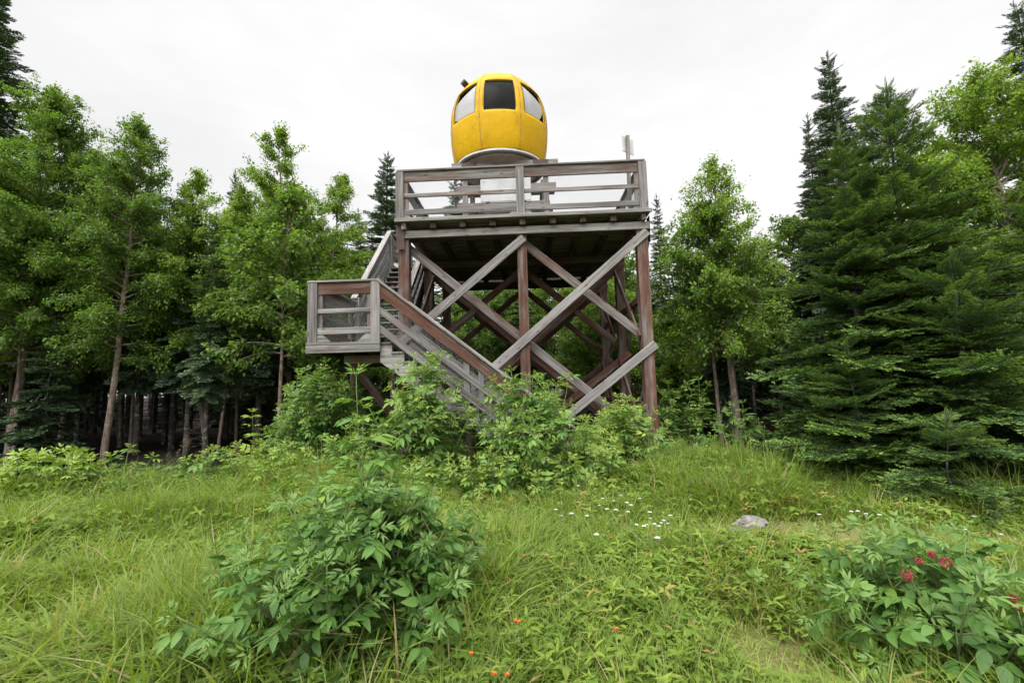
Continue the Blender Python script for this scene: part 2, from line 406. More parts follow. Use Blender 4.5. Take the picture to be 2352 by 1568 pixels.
    for i in range(14):
        y = ly0 + .07 + .143 * i
        timber("deck_board", (lx0, y, lz - .018), (lx1, y, lz - .018), .135, .034, MG if i == 0 else MM, LD)
    timber("fascia_board", (lx0 - .02, ly0 - .022, lz - .095), (lx1 + .02, ly0 - .022, lz - .095), .04, .135, MG, LD)
    timber("fascia_board", (lx0 - .02, ly0 - .022, lz + .002), (lx1 + .02, ly0 - .022, lz + .002), .045, .05, MG, LD)
    timber("fascia_board", (lx0 - .02, ly0 + .01, lz - .1), (lx0 - .02, ly1, lz - .1), .04, .14, MM, LD)
    for x in (-3.7, -3.25, -2.8):
        timber("joist", (x, ly0 + .01, lz - .11), (x, ly1, lz - .11), .06, .14, MD, LD)
    timber("bearer", (-3.42, 8.35, lz - .26), (-2.2, 8.35, lz - .26), .1, .15, MM, LD)
    timber("bearer", (-3.9, 9.7, lz - .26), (-2.2, 9.7, lz - .26), .1, .15, MD, LD)
    timber("brace", (-3.3, 8.42, lz - .33), (-2.5, 9.06, .75), .06, .13, MR, LD)
    timber("brace", (-3.75, 9.6, lz - .33), (-2.62, 9.6, .7), .06, .13, MR, LD)
    timber("leg", (-3.8, 9.78, -.2), (-3.8, 9.78, lz - .33), .13, .13, MR, LD)
    railing((lx0 + .05, ly0 + .03), (lx1 - .03, ly0 + .03), (0.03, .97), lz + .03, board=MR, mats=(MM, MG, MG))
    railing((lx0 + .04, ly1 + .0), (lx0 + .04, ly0 + .14), (.03, .97), lz + .03, board=MR, mats=(MR, MR, MR), cap=MM)

    # ---- a flight of stairs with its two handrails
    def flight(name, top, bot, width_dir, width, n, pale_side):
        """top/bot: points on the stair line at one edge; width_dir unit vector to the other edge"""
        top = Vector(top); bot = Vector(bot); wd = Vector(width_dir); S = part_empty(name, T, (top + bot) / 2 + wd * width / 2)
        run = Vector((bot.x - top.x, bot.y - top.y, 0)); L_ = run.length; u = run / L_; H = top.z - bot.z; st = L_ / n; ri = H / n
        for side, off in ((0, .03), (1, width - .03)):
            pts = []
            for k in range(n):
                pts += [(k * st, -k * ri - .03), ((k + 1) * st - .01, -k * ri - .03)] if k == 0 else [(k * st - .01, -k * ri - .03), ((k + 1) * st - .01, -k * ri - .03)]
            pts += [(L_ - .01, -H), (L_ - .22, -H), (0, -ri - .17)]
            prism("stringer", pts, .045, top + wd * off, u, (0, 0, 1), ML if side == pale_side else MR, S)
        for k in range(n):
            c = top + u * (k * st + st / 2 - .01) + Vector((0, 0, -k * ri - .012))
            timber("tread", c + wd * -.02, c + wd * (width + .02), st + .02, .036, MG if k % 3 else MM, S)
        return S, u, L_, H
    def stair_rail(name, a, b, nd, posts, front):
        """sloping railing along a->b (points on the nosing line), nd = outward normal"""
        a = Vector(a); b = Vector(b); nd = Vector(nd); d = b - a; R = part_empty(name, T, (a + b) / 2 + Vector((0, 0, .6)))
        Q = lambda t, o, z: a + d * t + nd * o + Vector((0, 0, z))
        timber("top_rail", Q(-.005, .02, 1.12), Q(1.005, .02, 1.12), .14, .04, MG if front else ML, R)
        timber("rail", Q(0, .02, .965), Q(1, .02, .965), .04, .19, MR, R)
        timber("rail", Q(0, .025, .60), Q(1, .025, .60), .04, .11, MG if front else MM, R)
        timber("rail", Q(0, .025, .27), Q(1, .025, .27), .04, .12, MG if front else MM, R)
        dn = d.normalized()
        wire_panel(R, Q(0, -.035, .12), dn, (0, 0, 1), d.length, .95)
        for t, z0 in posts:
            p = a + d * t
            timber("rail_post", (p.x + nd.x * -.045, p.y + nd.y * -.045, p.z + z0), (p.x + nd.x * -.045, p.y + nd.y * -.045, p.z + 1.06), .11, .09, MG, R, up=nd)
        return R
    S1, u1, L1, H1 = flight("lower_stair", (lx1, ly0 + .04, lz), (.44, ly0 + .04, 0.0), (0, 1, 0), 1.08, 14, 0)
    sl = H1 / L1
    stair_rail("stair_railing", (lx1 - .02, ly0 + .02, lz + .0), (.74, ly0 + .02, -.24), (0, -1, 0), ((.46, -.30), (.985, -.05)), True)
    stair_rail("stair_railing", (lx1 + .25, ly0 + 1.12, lz - .21), (.74, ly0 + 1.12, -.24), (0, 1, 0), ((.46, -.30), (.985, -.05)), False)
    timber("stair_leg", (-1.07, 8.03, -.2), (-1.07, 8.03, 1.03), .12, .11, MR, T, up=(0, 1, 0))
    timber("stair_leg", (-1.07, 8.98, -.2), (-1.07, 8.98, 1.03), .12, .11, MR, T, up=(0, 1, 0))
    timber("stair_bearer", (-1.07, 7.93, 1.09), (-1.07, 9.03, 1.09), .13, .1, MD, T)
    S2, u2, L2, H2 = flight("upper_stair", (-3.85, 12.62, zd), (-3.85, 9.86, lz), (1, 0, 0), 1.1, 14, 0)
    stair_rail("stair_railing", (-3.88, 12.62, zd), (-3.88, 10.0, lz + .13), (-1, 0, 0), ((.03, -.1), (.97, -.1)), False)
    stair_rail("stair_railing", (-2.74, 12.62, zd), (-2.74, 9.9, lz + .04), (1, 0, 0), ((.03, -.1), (.97, -.1)), False)
    # landing at the head of the stairs
    TL_ = part_empty("upper_landing", T, (-3.2, 13.3, zd))
    for i in range(11):
        y = 12.69 + .147 * i
        timber("deck_board", (-3.95, y, zd - .017), (XL - .14, y, zd - .017), .139, .034, MD, TL_)
    for x in (-3.85, -3.25, -2.75): timber("joist", (x, 12.63, zd - .105), (x, 14.25, zd - .105), .06, .14, MD, TL_)
    for x, y in ((-3.85, 12.8), (-3.85, 14.1)):
        timber("leg", (x, y, -.2), (x, y, zd - .18), .14, .14, MR, TL_)
    timber("brace", (-3.86, 12.8, 4.4), (-2.66, 12.8, 3.0), .05, .13, MR, TL_)
    railing((-3.9, 14.22), (-3.9, 12.7), (.04, .96), zd, mats=(MM, MM, MM))
    railing((-2.6, 14.22), (-3.85, 14.22), (.04, .96), zd, mats=(MM, MM, MM))
build_tower()

# ------------------------------------------------------------------ gondola cabin on its trestle
GX, GY, GZ = -.59, 11.45, 7.24
def build_stand():
    S = thing("cabin_trestle", (-.42, GY, 5.035), "grey timber trestle on the deck carrying the yellow cabin", "trestle")
    z0, z1 = 5.04, 6.898
    for x in (-1.42, .56):
        for y in (GY - .75, GY + .75):
            timber("post", (x, y, z0), (x, y, z1), .13, .13, MG, S, up=(0, 1, 0))
    for y in (GY - .75, GY + .75):
        f = y - .09
        timber("cross_beam", (-1.74, y, 7.0), (.87, y, 7.0), .14, .2, MM, S)
        timber("cross_board", (-1.62, f, 6.42), (.80, f, 6.42), .05, .14, MG, S)
        timber("cross_board", (-1.62, f, 5.98), (.64, f, 5.98), .05, .13, MM, S)
        timber("cross_board", (-1.55, f, 5.14), (.66, f, 5.14), .05, .17, MR, S)
    for x in (-1.42, .56):
        timber("cross_board", (x - .1, GY - .82, 6.52), (x - .1, GY + .82, 6.52), .05, .14, MR, S)
        timber("cross_board", (x + .1, GY - .68, 5.3), (x + .1, GY + .68, 6.4), .05, .12, MR, S)
    for x in (GX - .5, GX + .5): timber("cross_beam", (x, GY - .5, 7.13), (x, GY + .9, 7.13), .12, .058, MR, S)
    for s, x in ((1, -1.42), (-1, .56)):
        prism("bracket", [(-.07, -.32), (.07, -.32), (.07, -.02), (.30, -.02), (.30, .115), (-.07, .115)] if s > 0 else
              [(-.07, -.32), (.07, -.32), (.07, .115), (-.30, .115), (-.30, -.02), (-.07, -.02)], .012, (x, GY - .83, 6.975), (1, 0, 0), (0, 0, 1), M_STEEL, S)
    # information board hung on the front of the trestle
    m, nt, out = mat_new("faded_board")
    tc = N(nt, "ShaderNodeTexCoord")
    n1 = N(nt, "ShaderNodeTexNoise", Scale=2.2, Detail=6.0, Roughness=.6, Distortion=1.0); L(nt, tc.outputs['Object'], n1.inputs['Vector'])
    n2 = N(nt, "ShaderNodeTexNoise", Scale=5.0, Detail=3.0); L(nt, tc.outputs['Object'], n2.inputs['Vector'])
    r1 = ramp(nt, [(.35, (.30, .32, .33)), (.5, (.42, .43, .43)), (.68, (.48, .49, .48))], n1.outputs['Fac'])
    r2 = ramp(nt, [(.66, (0, 0, 0)), (.72, (.55, .55, .55))], n2.outputs['Fac'])
    c = mixc(nt, r1.outputs[0], (.16, .22, .28), r2.outputs[0])
    p = N(nt, "ShaderNodeBsdfPrincipled", Roughness=.35); L(nt, c, p.inputs['Base Color']); L(nt, p.outputs[0], out.inputs[0])
    I = thing("information_board", (-.42, GY - .86, 5.6), "faded white information board behind the deck railing below the cabin", "board")
    link("panel", bm_mesh("panel", box_bm(1.22, .03, .74, .008)), m, I, Matrix.Translation((-.42, GY - .88, 6.42)))
    for x in (-.86, .02): timber("support", (x, GY - .845, 5.24), (x, GY - .845, 6.06), .09, .04, MG, I, up=(0, 1, 0))
    timber("lower_board", (-.96, GY - .872, 5.88), (.12, GY - .872, 5.88), .03, .22, MG, I)
build_stand()

def build_cabin():
    m, nt, out = mat_new("worn_yellow_paint")
    tc = N(nt, "ShaderNodeTexCoord")
    n = N(nt, "ShaderNodeTexNoise", Scale=2.0, Detail=6.0, Roughness=.65, Distortion=.5); L(nt, tc.outputs['Object'], n.inputs['Vector'])
    base = ramp(nt, [(.28, (.36, .195, .003)), (.45, (.475, .278, .002)), (.75, (.55, .33, .003))], n.outputs['Fac'])
    wn = N(nt, "ShaderNodeTexNoise", Scale=3.0, Detail=4.0); L(nt, tc.outputs['Object'], wn.inputs['Vector'])
    wv = N(nt, "ShaderNodeVectorMath", operation='ADD'); ws = N(nt, "ShaderNodeVectorMath", operation='SCALE'); ws.inputs['Scale'].default_value = .9
    L(nt, wn.outputs['Color'], ws.inputs[0]); L(nt, tc.outputs['Object'], wv.inputs[0]); L(nt, ws.outputs[0], wv.inputs[1])
    vo = N(nt, "ShaderNodeTexVoronoi", feature='DISTANCE_TO_EDGE', Scale=2.8); L(nt, wv.outputs[0], vo.inputs['Vector'])
    ln = ramp(nt, [(.0, (1, 1, 1)), (.022, (0, 0, 0))], vo.outputs['Distance'])
    nm = N(nt, "ShaderNodeTexNoise", Scale=4.0, Detail=3.0); L(nt, tc.outputs['Object'], nm.inputs['Vector'])
    mk = ramp(nt, [(.46, (0, 0, 0)), (.58, (.8, .8, .8))], nm.outputs['Fac'])
    c = mixc(nt, base.outputs[0], (.16, .09, .012), mixc(nt, ln.outputs[0], mk.outputs[0], 1.0, 'MULTIPLY'))
    sp = N(nt, "ShaderNodeTexNoise", Scale=11.0, Detail=8.0, Roughness=.8); L(nt, tc.outputs['Object'], sp.inputs['Vector'])
    sk = ramp(nt, [(.56, (0, 0, 0)), (.72, (.6, .6, .6))], sp.outputs['Fac'])
    c = mixc(nt, c, (.24, .15, .02), sk.outputs[0])
    p = N(nt, "ShaderNodeBsdfPrincipled", Roughness=.5); p.inputs['Specular IOR Level'].default_value = .12
    L(nt, c, p.inputs['Base Color'])
    bn = N(nt, "ShaderNodeTexWave", Scale=6.0, Distortion=14.0, Detail=3.0); L(nt, tc.outputs['Object'], bn.inputs['Vector'])
    b = N(nt, "ShaderNodeBump", Strength=.05, Distance=.02); L(nt, bn.outputs['Fac'], b.inputs['Height']); L(nt, b.outputs[0], p.inputs['Normal'])
    L(nt, p.outputs[0], out.inputs[0]); MY = m
    MI = plain_mat("dark_green_lining", (.028, .045, .036), .8, 0, 3, .5)
    MW = plain_mat("chipped_white_paint", (.38, .38, .40), .6, 0, 14, .18)
    MBOT = plain_mat("stained_white_floor", (.80, .66, .62), .7, 0, 3, .28)
    MK = plain_mat("black_rubber", (.02, .018, .018), .6)
    gm, nt, out = mat_new("scratched_grey_glazing")
    tr = N(nt, "ShaderNodeBsdfTransparent"); tr.inputs[0].default_value = (.72, .73, .74, 1)
    gl = N(nt, "ShaderNodeBsdfGlossy", Roughness=.12); gl.inputs[0].default_value = (.8, .8, .8, 1)
    df = N(nt, "ShaderNodeBsdfDiffuse"); df.inputs[0].default_value = (.22, .22, .23, 1)
    lw = N(nt, "ShaderNodeFresnel", IOR=1.1)
    a = N(nt, "ShaderNodeMixShader"); a.inputs[0].default_value = .05
    L(nt, tr.outputs[0], a.inputs[1]); L(nt, df.outputs[0], a.inputs[2])
    bb = N(nt, "ShaderNodeMixShader"); L(nt, lw.outputs[0], bb.inputs[0]); L(nt, a.outputs[0], bb.inputs[1]); L(nt, gl.outputs[0], bb.inputs[2])
    L(nt, bb.outputs[0], out.inputs[0])

    mk_, nt, out = mat_new("milky_grey_glazing")
    tc = N(nt, "ShaderNodeTexCoord"); n = N(nt, "ShaderNodeTexNoise", Scale=3.0, Detail=5.0); L(nt, tc.outputs['Object'], n.inputs['Vector'])
    r = ramp(nt, [(.3, (.40, .40, .415)), (.7, (.50, .50, .515))], n.outputs['Fac'])
    p = N(nt, "ShaderNodeBsdfPrincipled", Roughness=.25); L(nt, r.outputs[0], p.inputs['Base Color'])
    t_ = N(nt, "ShaderNodeBsdfTranslucent"); L(nt, r.outputs[0], t_.inputs[0])
    a = N(nt, "ShaderNodeMixShader"); a.inputs[0].default_value = .35; L(nt, p.outputs[0], a.inputs[1]); L(nt, t_.outputs[0], a.inputs[2]); L(nt, a.outputs[0], out.inputs[0])

    G = thing("gondola_cabin", (GX, GY, GZ), "rounded yellow ski lift cabin with wide windows standing on the tower", "cabin")
    prof_z = [0, .12, .3, .55, .8, .95] + [.95 + 1.50 * k / 24 for k in range(1, 25)]
    prof_r = [1.15, 1.19, 1.225, 1.265, 1.283, 1.285] + [1.285 * (1 - (k / 24) ** 2.3) ** (1 / 2.2) for k in range(1, 25)]
    HT = 2.45
    def RR(z): return np.interp(z, np.array(prof_z), np.array(prof_r))
    ROT = math.radians(4.5)
    WZ0, WZ1, WA = .93, 1.78, 17.2
    def P(th, z, off=0.0):
        a = ((th + PI / 8) % (PI / 4)) - PI / 8
        f = 1 - .38 + .38 * (math.cos(PI / 8 * .86) / math.cos(a))
        f = min(f, 1.0) + .012
        r = max(RRs(z) * f + off, 0)
        t = th + ROT
        return (r * math.sin(t), -r * math.cos(t), z)
    # smooth profile (Catmull-Rom through the table)
    zz = np.linspace(0, HT, 400)
    sm = np.interp(zz, prof_z, prof_r)
    u_ = np.clip((zz - .95) / 1.50, 0, 1); sm = np.where(zz > .95, 1.285 * (1 - u_ ** 2.3) ** (1 / 2.2), sm)
    def RRs(z): return float(np.interp(z, zz, sm))
    angs = []
    for k in range(8):
        for a in (-22.5, -20.2, -WA, -13.5, -9, -4.5, 0, 4.5, 9, 13.5, WA, 20.2): angs.append(math.radians(k * 45 + a))
    zs = [0, .05, .15, .3, .45, .6, .75, .86, WZ0, 1.08, 1.22, 1.36, 1.5, 1.65, WZ1, 1.87, 1.96, 2.05, 2.13, 2.2, 2.27, 2.32, 2.365, 2.40, 2.425, 2.44, 2.447]
    bm = bmesh.new(); na = len(angs)
    V = [[bm.verts.new(P(a, z)) for a in angs] for z in zs]
    top = bm.verts.new((0, 0, 2.452))
    i0, i1 = zs.index(WZ0), zs.index(WZ1)
    for i in range(len(zs) - 1):
        for j in range(na):
            k = j % 12
            if i0 <= i < i1 and 2 <= k < 10: continue
            f = bm.faces.new((V[i][j], V[i][(j + 1) % na], V[i + 1][(j + 1) % na], V[i + 1][j])); f.smooth = True
    for j in range(na):
        f = bm.faces.new((V[-1][j], V[-1][(j + 1) % na], top)); f.smooth = True
    sh = link("shell", bm_mesh("shell", bm), [MY, MI], G, Matrix.Translation((GX, GY, GZ)))
    so = sh.modifiers.new("thickness", 'SOLIDIFY'); so.thickness = .045; so.offset = -1; so.material_offset = 1; so.material_offset_rim = 0; so.use_even_offset = False
    # panes and gaskets
    for k in range(8):
        c0 = math.radians(k * 45)
        bm = bmesh.new(); aa = np.radians(np.linspace(-WA, WA, 13)); zw = np.linspace(WZ0, WZ1, 9)
        kk = k if k < 4 else k - 8
        milky = abs(kk) == 1; sgn = 1 if kk > 0 else -1
        g = []
        for i in range(9):
            row = []
            for a in aa:
                o = sgn * a / math.radians(WA) * .5 + .5            # 0 at the inner, 1 at the outer side of the pane
                zt = WZ1 - (.30 * o ** .8 + .02 if milky else 0)
                zb_ = WZ0 + (max(0, o - .72) * (1.15 if kk == 1 else .35) if milky else 0)
                row.append(bm.verts.new(P(c0 + a, zb_ + (zt - zb_) * i / 8, -.035)))
            g.append(row)
        for i in range(8):
            for j in range(12):
                f = bm.faces.new((g[i][j], g[i][j + 1], g[i + 1][j + 1], g[i + 1][j])); f.smooth = True
        w = link("window", bm_mesh("window", bm), mk_ if milky else gm, G, Matrix.Translation((GX, GY, GZ)))
        if milky: w["label"] = "milky grey scratched side window"
        acc = Acc(); A2 = np.radians(np.linspace(-WA, WA, 9))
        loop = [P(c0 + a, WZ0, -.004) for a in A2] + [P(c0 + A2[-1], z, -.004) for z in zw[1:]] + [P(c0 + a, WZ1, -.004) for a in A2[::-1][1:]] + [P(c0 + A2[0], z, -.004) for z in zw[::-1][1:]]
        tube(acc, loop, .008, 5)
        link("gasket", acc.mesh("gasket"), MK, w, Matrix.Translation((GX, GY, GZ)))
    # seams between the moulded panels
    for k in range(8):
        acc = Acc(); th = math.radians(k * 45 + 22.5)
        tube(acc, [P(th, z, .0005) for z in np.linspace(.02, 2.4, 60)], .0065, 5)
        link("seam", acc.mesh("seam"), plain_mat("seam_filler", (.22, .15, .07), .8, 0, 9, .7) if k == 0 else bpy.data.materials["seam_filler"], G, Matrix.Translation((GX, GY, GZ)))
    # white rim, floor pan, sill and ceiling ribs
    def ring(name, spec, mat, n=96):
        bm = bmesh.new(); rows = [[bm.verts.new((r * f * math.sin(t), -r * f * math.cos(t), z)) for t in np.linspace(0, 2 * PI, n, endpoint=False) for f in (1.0,)] for r, z in spec]
        for a, b in zip(rows, rows[1:] + rows[:1]):
            for j in range(n): bm.faces.new((a[j], a[(j + 1) % n], b[(j + 1) % n], b[j])).smooth = False
        bmesh.ops.recalc_face_normals(bm, faces=bm.faces)
        return link(name, bm_mesh(name, bm), mat, G, Matrix.Translation((GX, GY, GZ)))
    ring("rim_trim", [(1.165, .012), (1.170, -.036), (1.10, -.045), (1.095, -.0)], MW)
    ring("rim_trim", [(1.092, -.01), (1.09, -.06), (1.05, -.065), (1.05, -.005)], MG)
    bm = bmesh.new(); bmesh.ops.create_cone(bm, cap_ends=True, segments=80, radius1=1.07, radius2=1.07, depth=.04)
    link("floor_pan", bm_mesh("floor_pan", bm), MBOT, G, Matrix.Translation((GX, GY, GZ + .005)))
    acc = Acc()
    for k in range(8):
        th = math.radians(k * 45 + 22.5)
        tube(acc, [P(th, z, -.065) for z in np.linspace(.1, 2.36, 30)], .022, 5)
    tube(acc, [P(t, 1.9, -.06) for t in np.linspace(0, 2 * PI, 49)], .02, 5)
    link("inner_ribs", acc.mesh("inner_ribs"), plain_mat("dark_rib", (.02, .016, .014), .8), G, Matrix.Translation((GX, GY, GZ)))
    bm = bmesh.new(); bmesh.ops.create_cone(bm, cap_ends=True, segments=40, radius1=.42, radius2=.34, depth=.75)
    link("inner_bench", bm_mesh("inner_bench", bm), plain_mat("brown_bench", (.10, .035, .018), .7), G, Matrix.Translation((GX, GY + .0, GZ + .41)))
    # small dark steel box on the roof shoulder
    bm = box_bm(.15, .2, .13, .008)
    t = math.radians(-58); v = Vector(P(t, 2.06, .05)) + Vector((GX, GY, GZ))
    o = link("roof_bracket", bm_mesh("roof_bracket", bm), plain_mat("roof_bracket_steel", (.05, .036, .03), .7, .2), G, Matrix.Translation(v) @ Euler((math.radians(-20), math.radians(-38), math.radians(-25))).to_matrix().to_4x4())
    bm = box_bm(.11, .012, .09, .002)
    link("opening_shade_plate", bm_mesh("opening_shade_plate", bm), MK, o, o.matrix_basis.copy() and (Matrix.Translation((0, 0, 0))))  # black plate on the closed box, painted shade of a hollow
    ch = o.children[0]; ch.matrix_basis = Matrix.Translation((0, -.103, 0))
build_cabin()

# sign on the right-hand railing
def build_sign():
    S = thing("rail_sign", (2.30, 9.62, 5.04), "small pale sign seen from behind on a grey post at deck railing", "sign")
    timber("post", (2.30, 9.62, 5.04), (2.335, 9.62, 7.03), .075, .075, MG, S, up=(0, 1, 0))
    mw = Matrix.Translation((2.345, 9.69, 6.84)) @ Euler((0, 0, math.radians(38))).to_matrix().to_4x4()
    link("panel", bm_mesh("panel", box_bm(.38, .02, .36, .004)), plain_mat("sign_back", (.50, .50, .49), .6, 0, 5, .15), S, mw)
build_sign()
print("built tower", round(time.time() - T0, 1))
# ------------------------------------------------------------------ leaf templates (V, F, T)
def leaflet(nst=6, width=.34, fold=.18, droop=.22, tip=1.6, wav=0.0):
    """one leaflet along +Y from 0 to 1, folded on the midrib"""
    t = np.linspace(0, 1, nst); w = width * np.sin(PI * t ** .72) ** .9 * (1 - .25 * t); w[0] = .012; w[-1] = 0
    z = -droop * t ** tip
    mid = np.stack([np.zeros(nst), t, z], 1)
    le = np.stack([-w, t + .02, z + fold * w + wav * np.sin(t * 22) * w], 1); ri = np.stack([w, t + .02, z + fold * w - wav * np.sin(t * 22 + 1) * w], 1)
    V = np.concatenate([mid, le[1:-1], ri[1:-1]]); n = nst
    F = []
    l = lambda i: n + i - 1; r = lambda i: n + (nst - 2) + i - 1
    F += [[0, 1, l(1)], [0, r(1), 1]]
    for i in range(1, nst - 2):
        F += [[i, i + 1, l(i + 1)], [i, l(i + 1), l(i)], [i, r(i), r(i + 1)], [i, r(i + 1), i + 1]]
    F += [[nst - 2, nst - 1, l(nst - 2)], [nst - 2, r(nst - 2), nst - 1]]
    return V, np.array(F), np.zeros(len(V))
def merge(items):
    a = Acc()
    for V, F, T in items: a.add(V, F, T)
    return np.concatenate(a.V), np.concatenate(a.F), np.concatenate(a.T)
def xf(tpl, yaw=0, pitch=0, roll=0, s=1.0, pos=(0, 0, 0), t=0.0):
    V, F, T = tpl
    Rm = np.array((Euler((0, roll, 0)).to_matrix().to_4x4() and (Matrix.Rotation(yaw, 3, 'Z') @ Matrix.Rotation(pitch, 3, 'X') @ Matrix.Rotation(roll, 3, 'Y'))))
    return (V * s) @ Rm.T + np.array(pos), F, T + t
def compound(pairs=2, nst=6, width=.17, seed=0, spread=58, droop=.3, tw=.02):
    """pinnate leaf of unit length along +Y: leaflets in pairs and one at the end"""
    r = random.Random(seed); it = []
    lf = leaflet(nst, width, .22, droop, 1.7, .05)
    ys = np.linspace(.30, .60, pairs) if pairs > 1 else [.5]
    for i, y in enumerate(ys):
        for s in (-1, 1):
            it.append(xf(lf, s * -math.radians(spread - 14 * i / max(1, pairs - 1) + r.uniform(-8, 8)), math.radians(r.uniform(-18, 2)), math.radians(s * r.uniform(-5, 18)), .50 * r.uniform(.88, 1.1), (s * .01, y, -.10 * y), r.uniform(-.06, .06)))
    it.append(xf(lf, math.radians(r.uniform(-8, 8)), math.radians(r.uniform(-24, -6)), math.radians(r.uniform(-12, 12)), .52 * r.uniform(.9, 1.08), (0, .63, -.07), r.uniform(-.05, .05)))
    a = Acc()
    for q in it: a.add(*q)
    tube(a, [(0, 0, 0), (0, .3, -.02), (0, .64, -.075)], [.011, .008, .005], 4, .0)
    return np.concatenate(a.V), np.concatenate(a.F), np.concatenate(a.T)
ELDER_T = [compound(2, 7, .27, i) for i in range(5)] + [compound(3, 7, .21, 10 + i) for i in range(3)]
ELDER_LO = [compound(2, 5, .23, 20 + i) for i in range(5)]
BUD_T = [merge([xf(compound(2, 5, .14, 40 + j, 40), j * 2.4, math.radians(48 + 8 * (j % 3)), 0, .8, (0, 0, 0), .25) for j in range(5)])]
def simple_leaf():                       # small birch leaf, six faces
    V = np.array([[0, 0, 0], [-.30, .30, .05], [.30, .30, .05], [-.22, .62, .0], [.22, .62, .0], [0, 1, -.14], [0, .45, -.05]])
    F = np.array([[0, 6, 1], [0, 2, 6], [1, 6, 3], [6, 2, 4], [3, 6, 5], [6, 4, 5]])
    return V, F, np.zeros(7)
SLEAF = simple_leaf()
def rot_rand(n, base=None, tilt=.5): ...

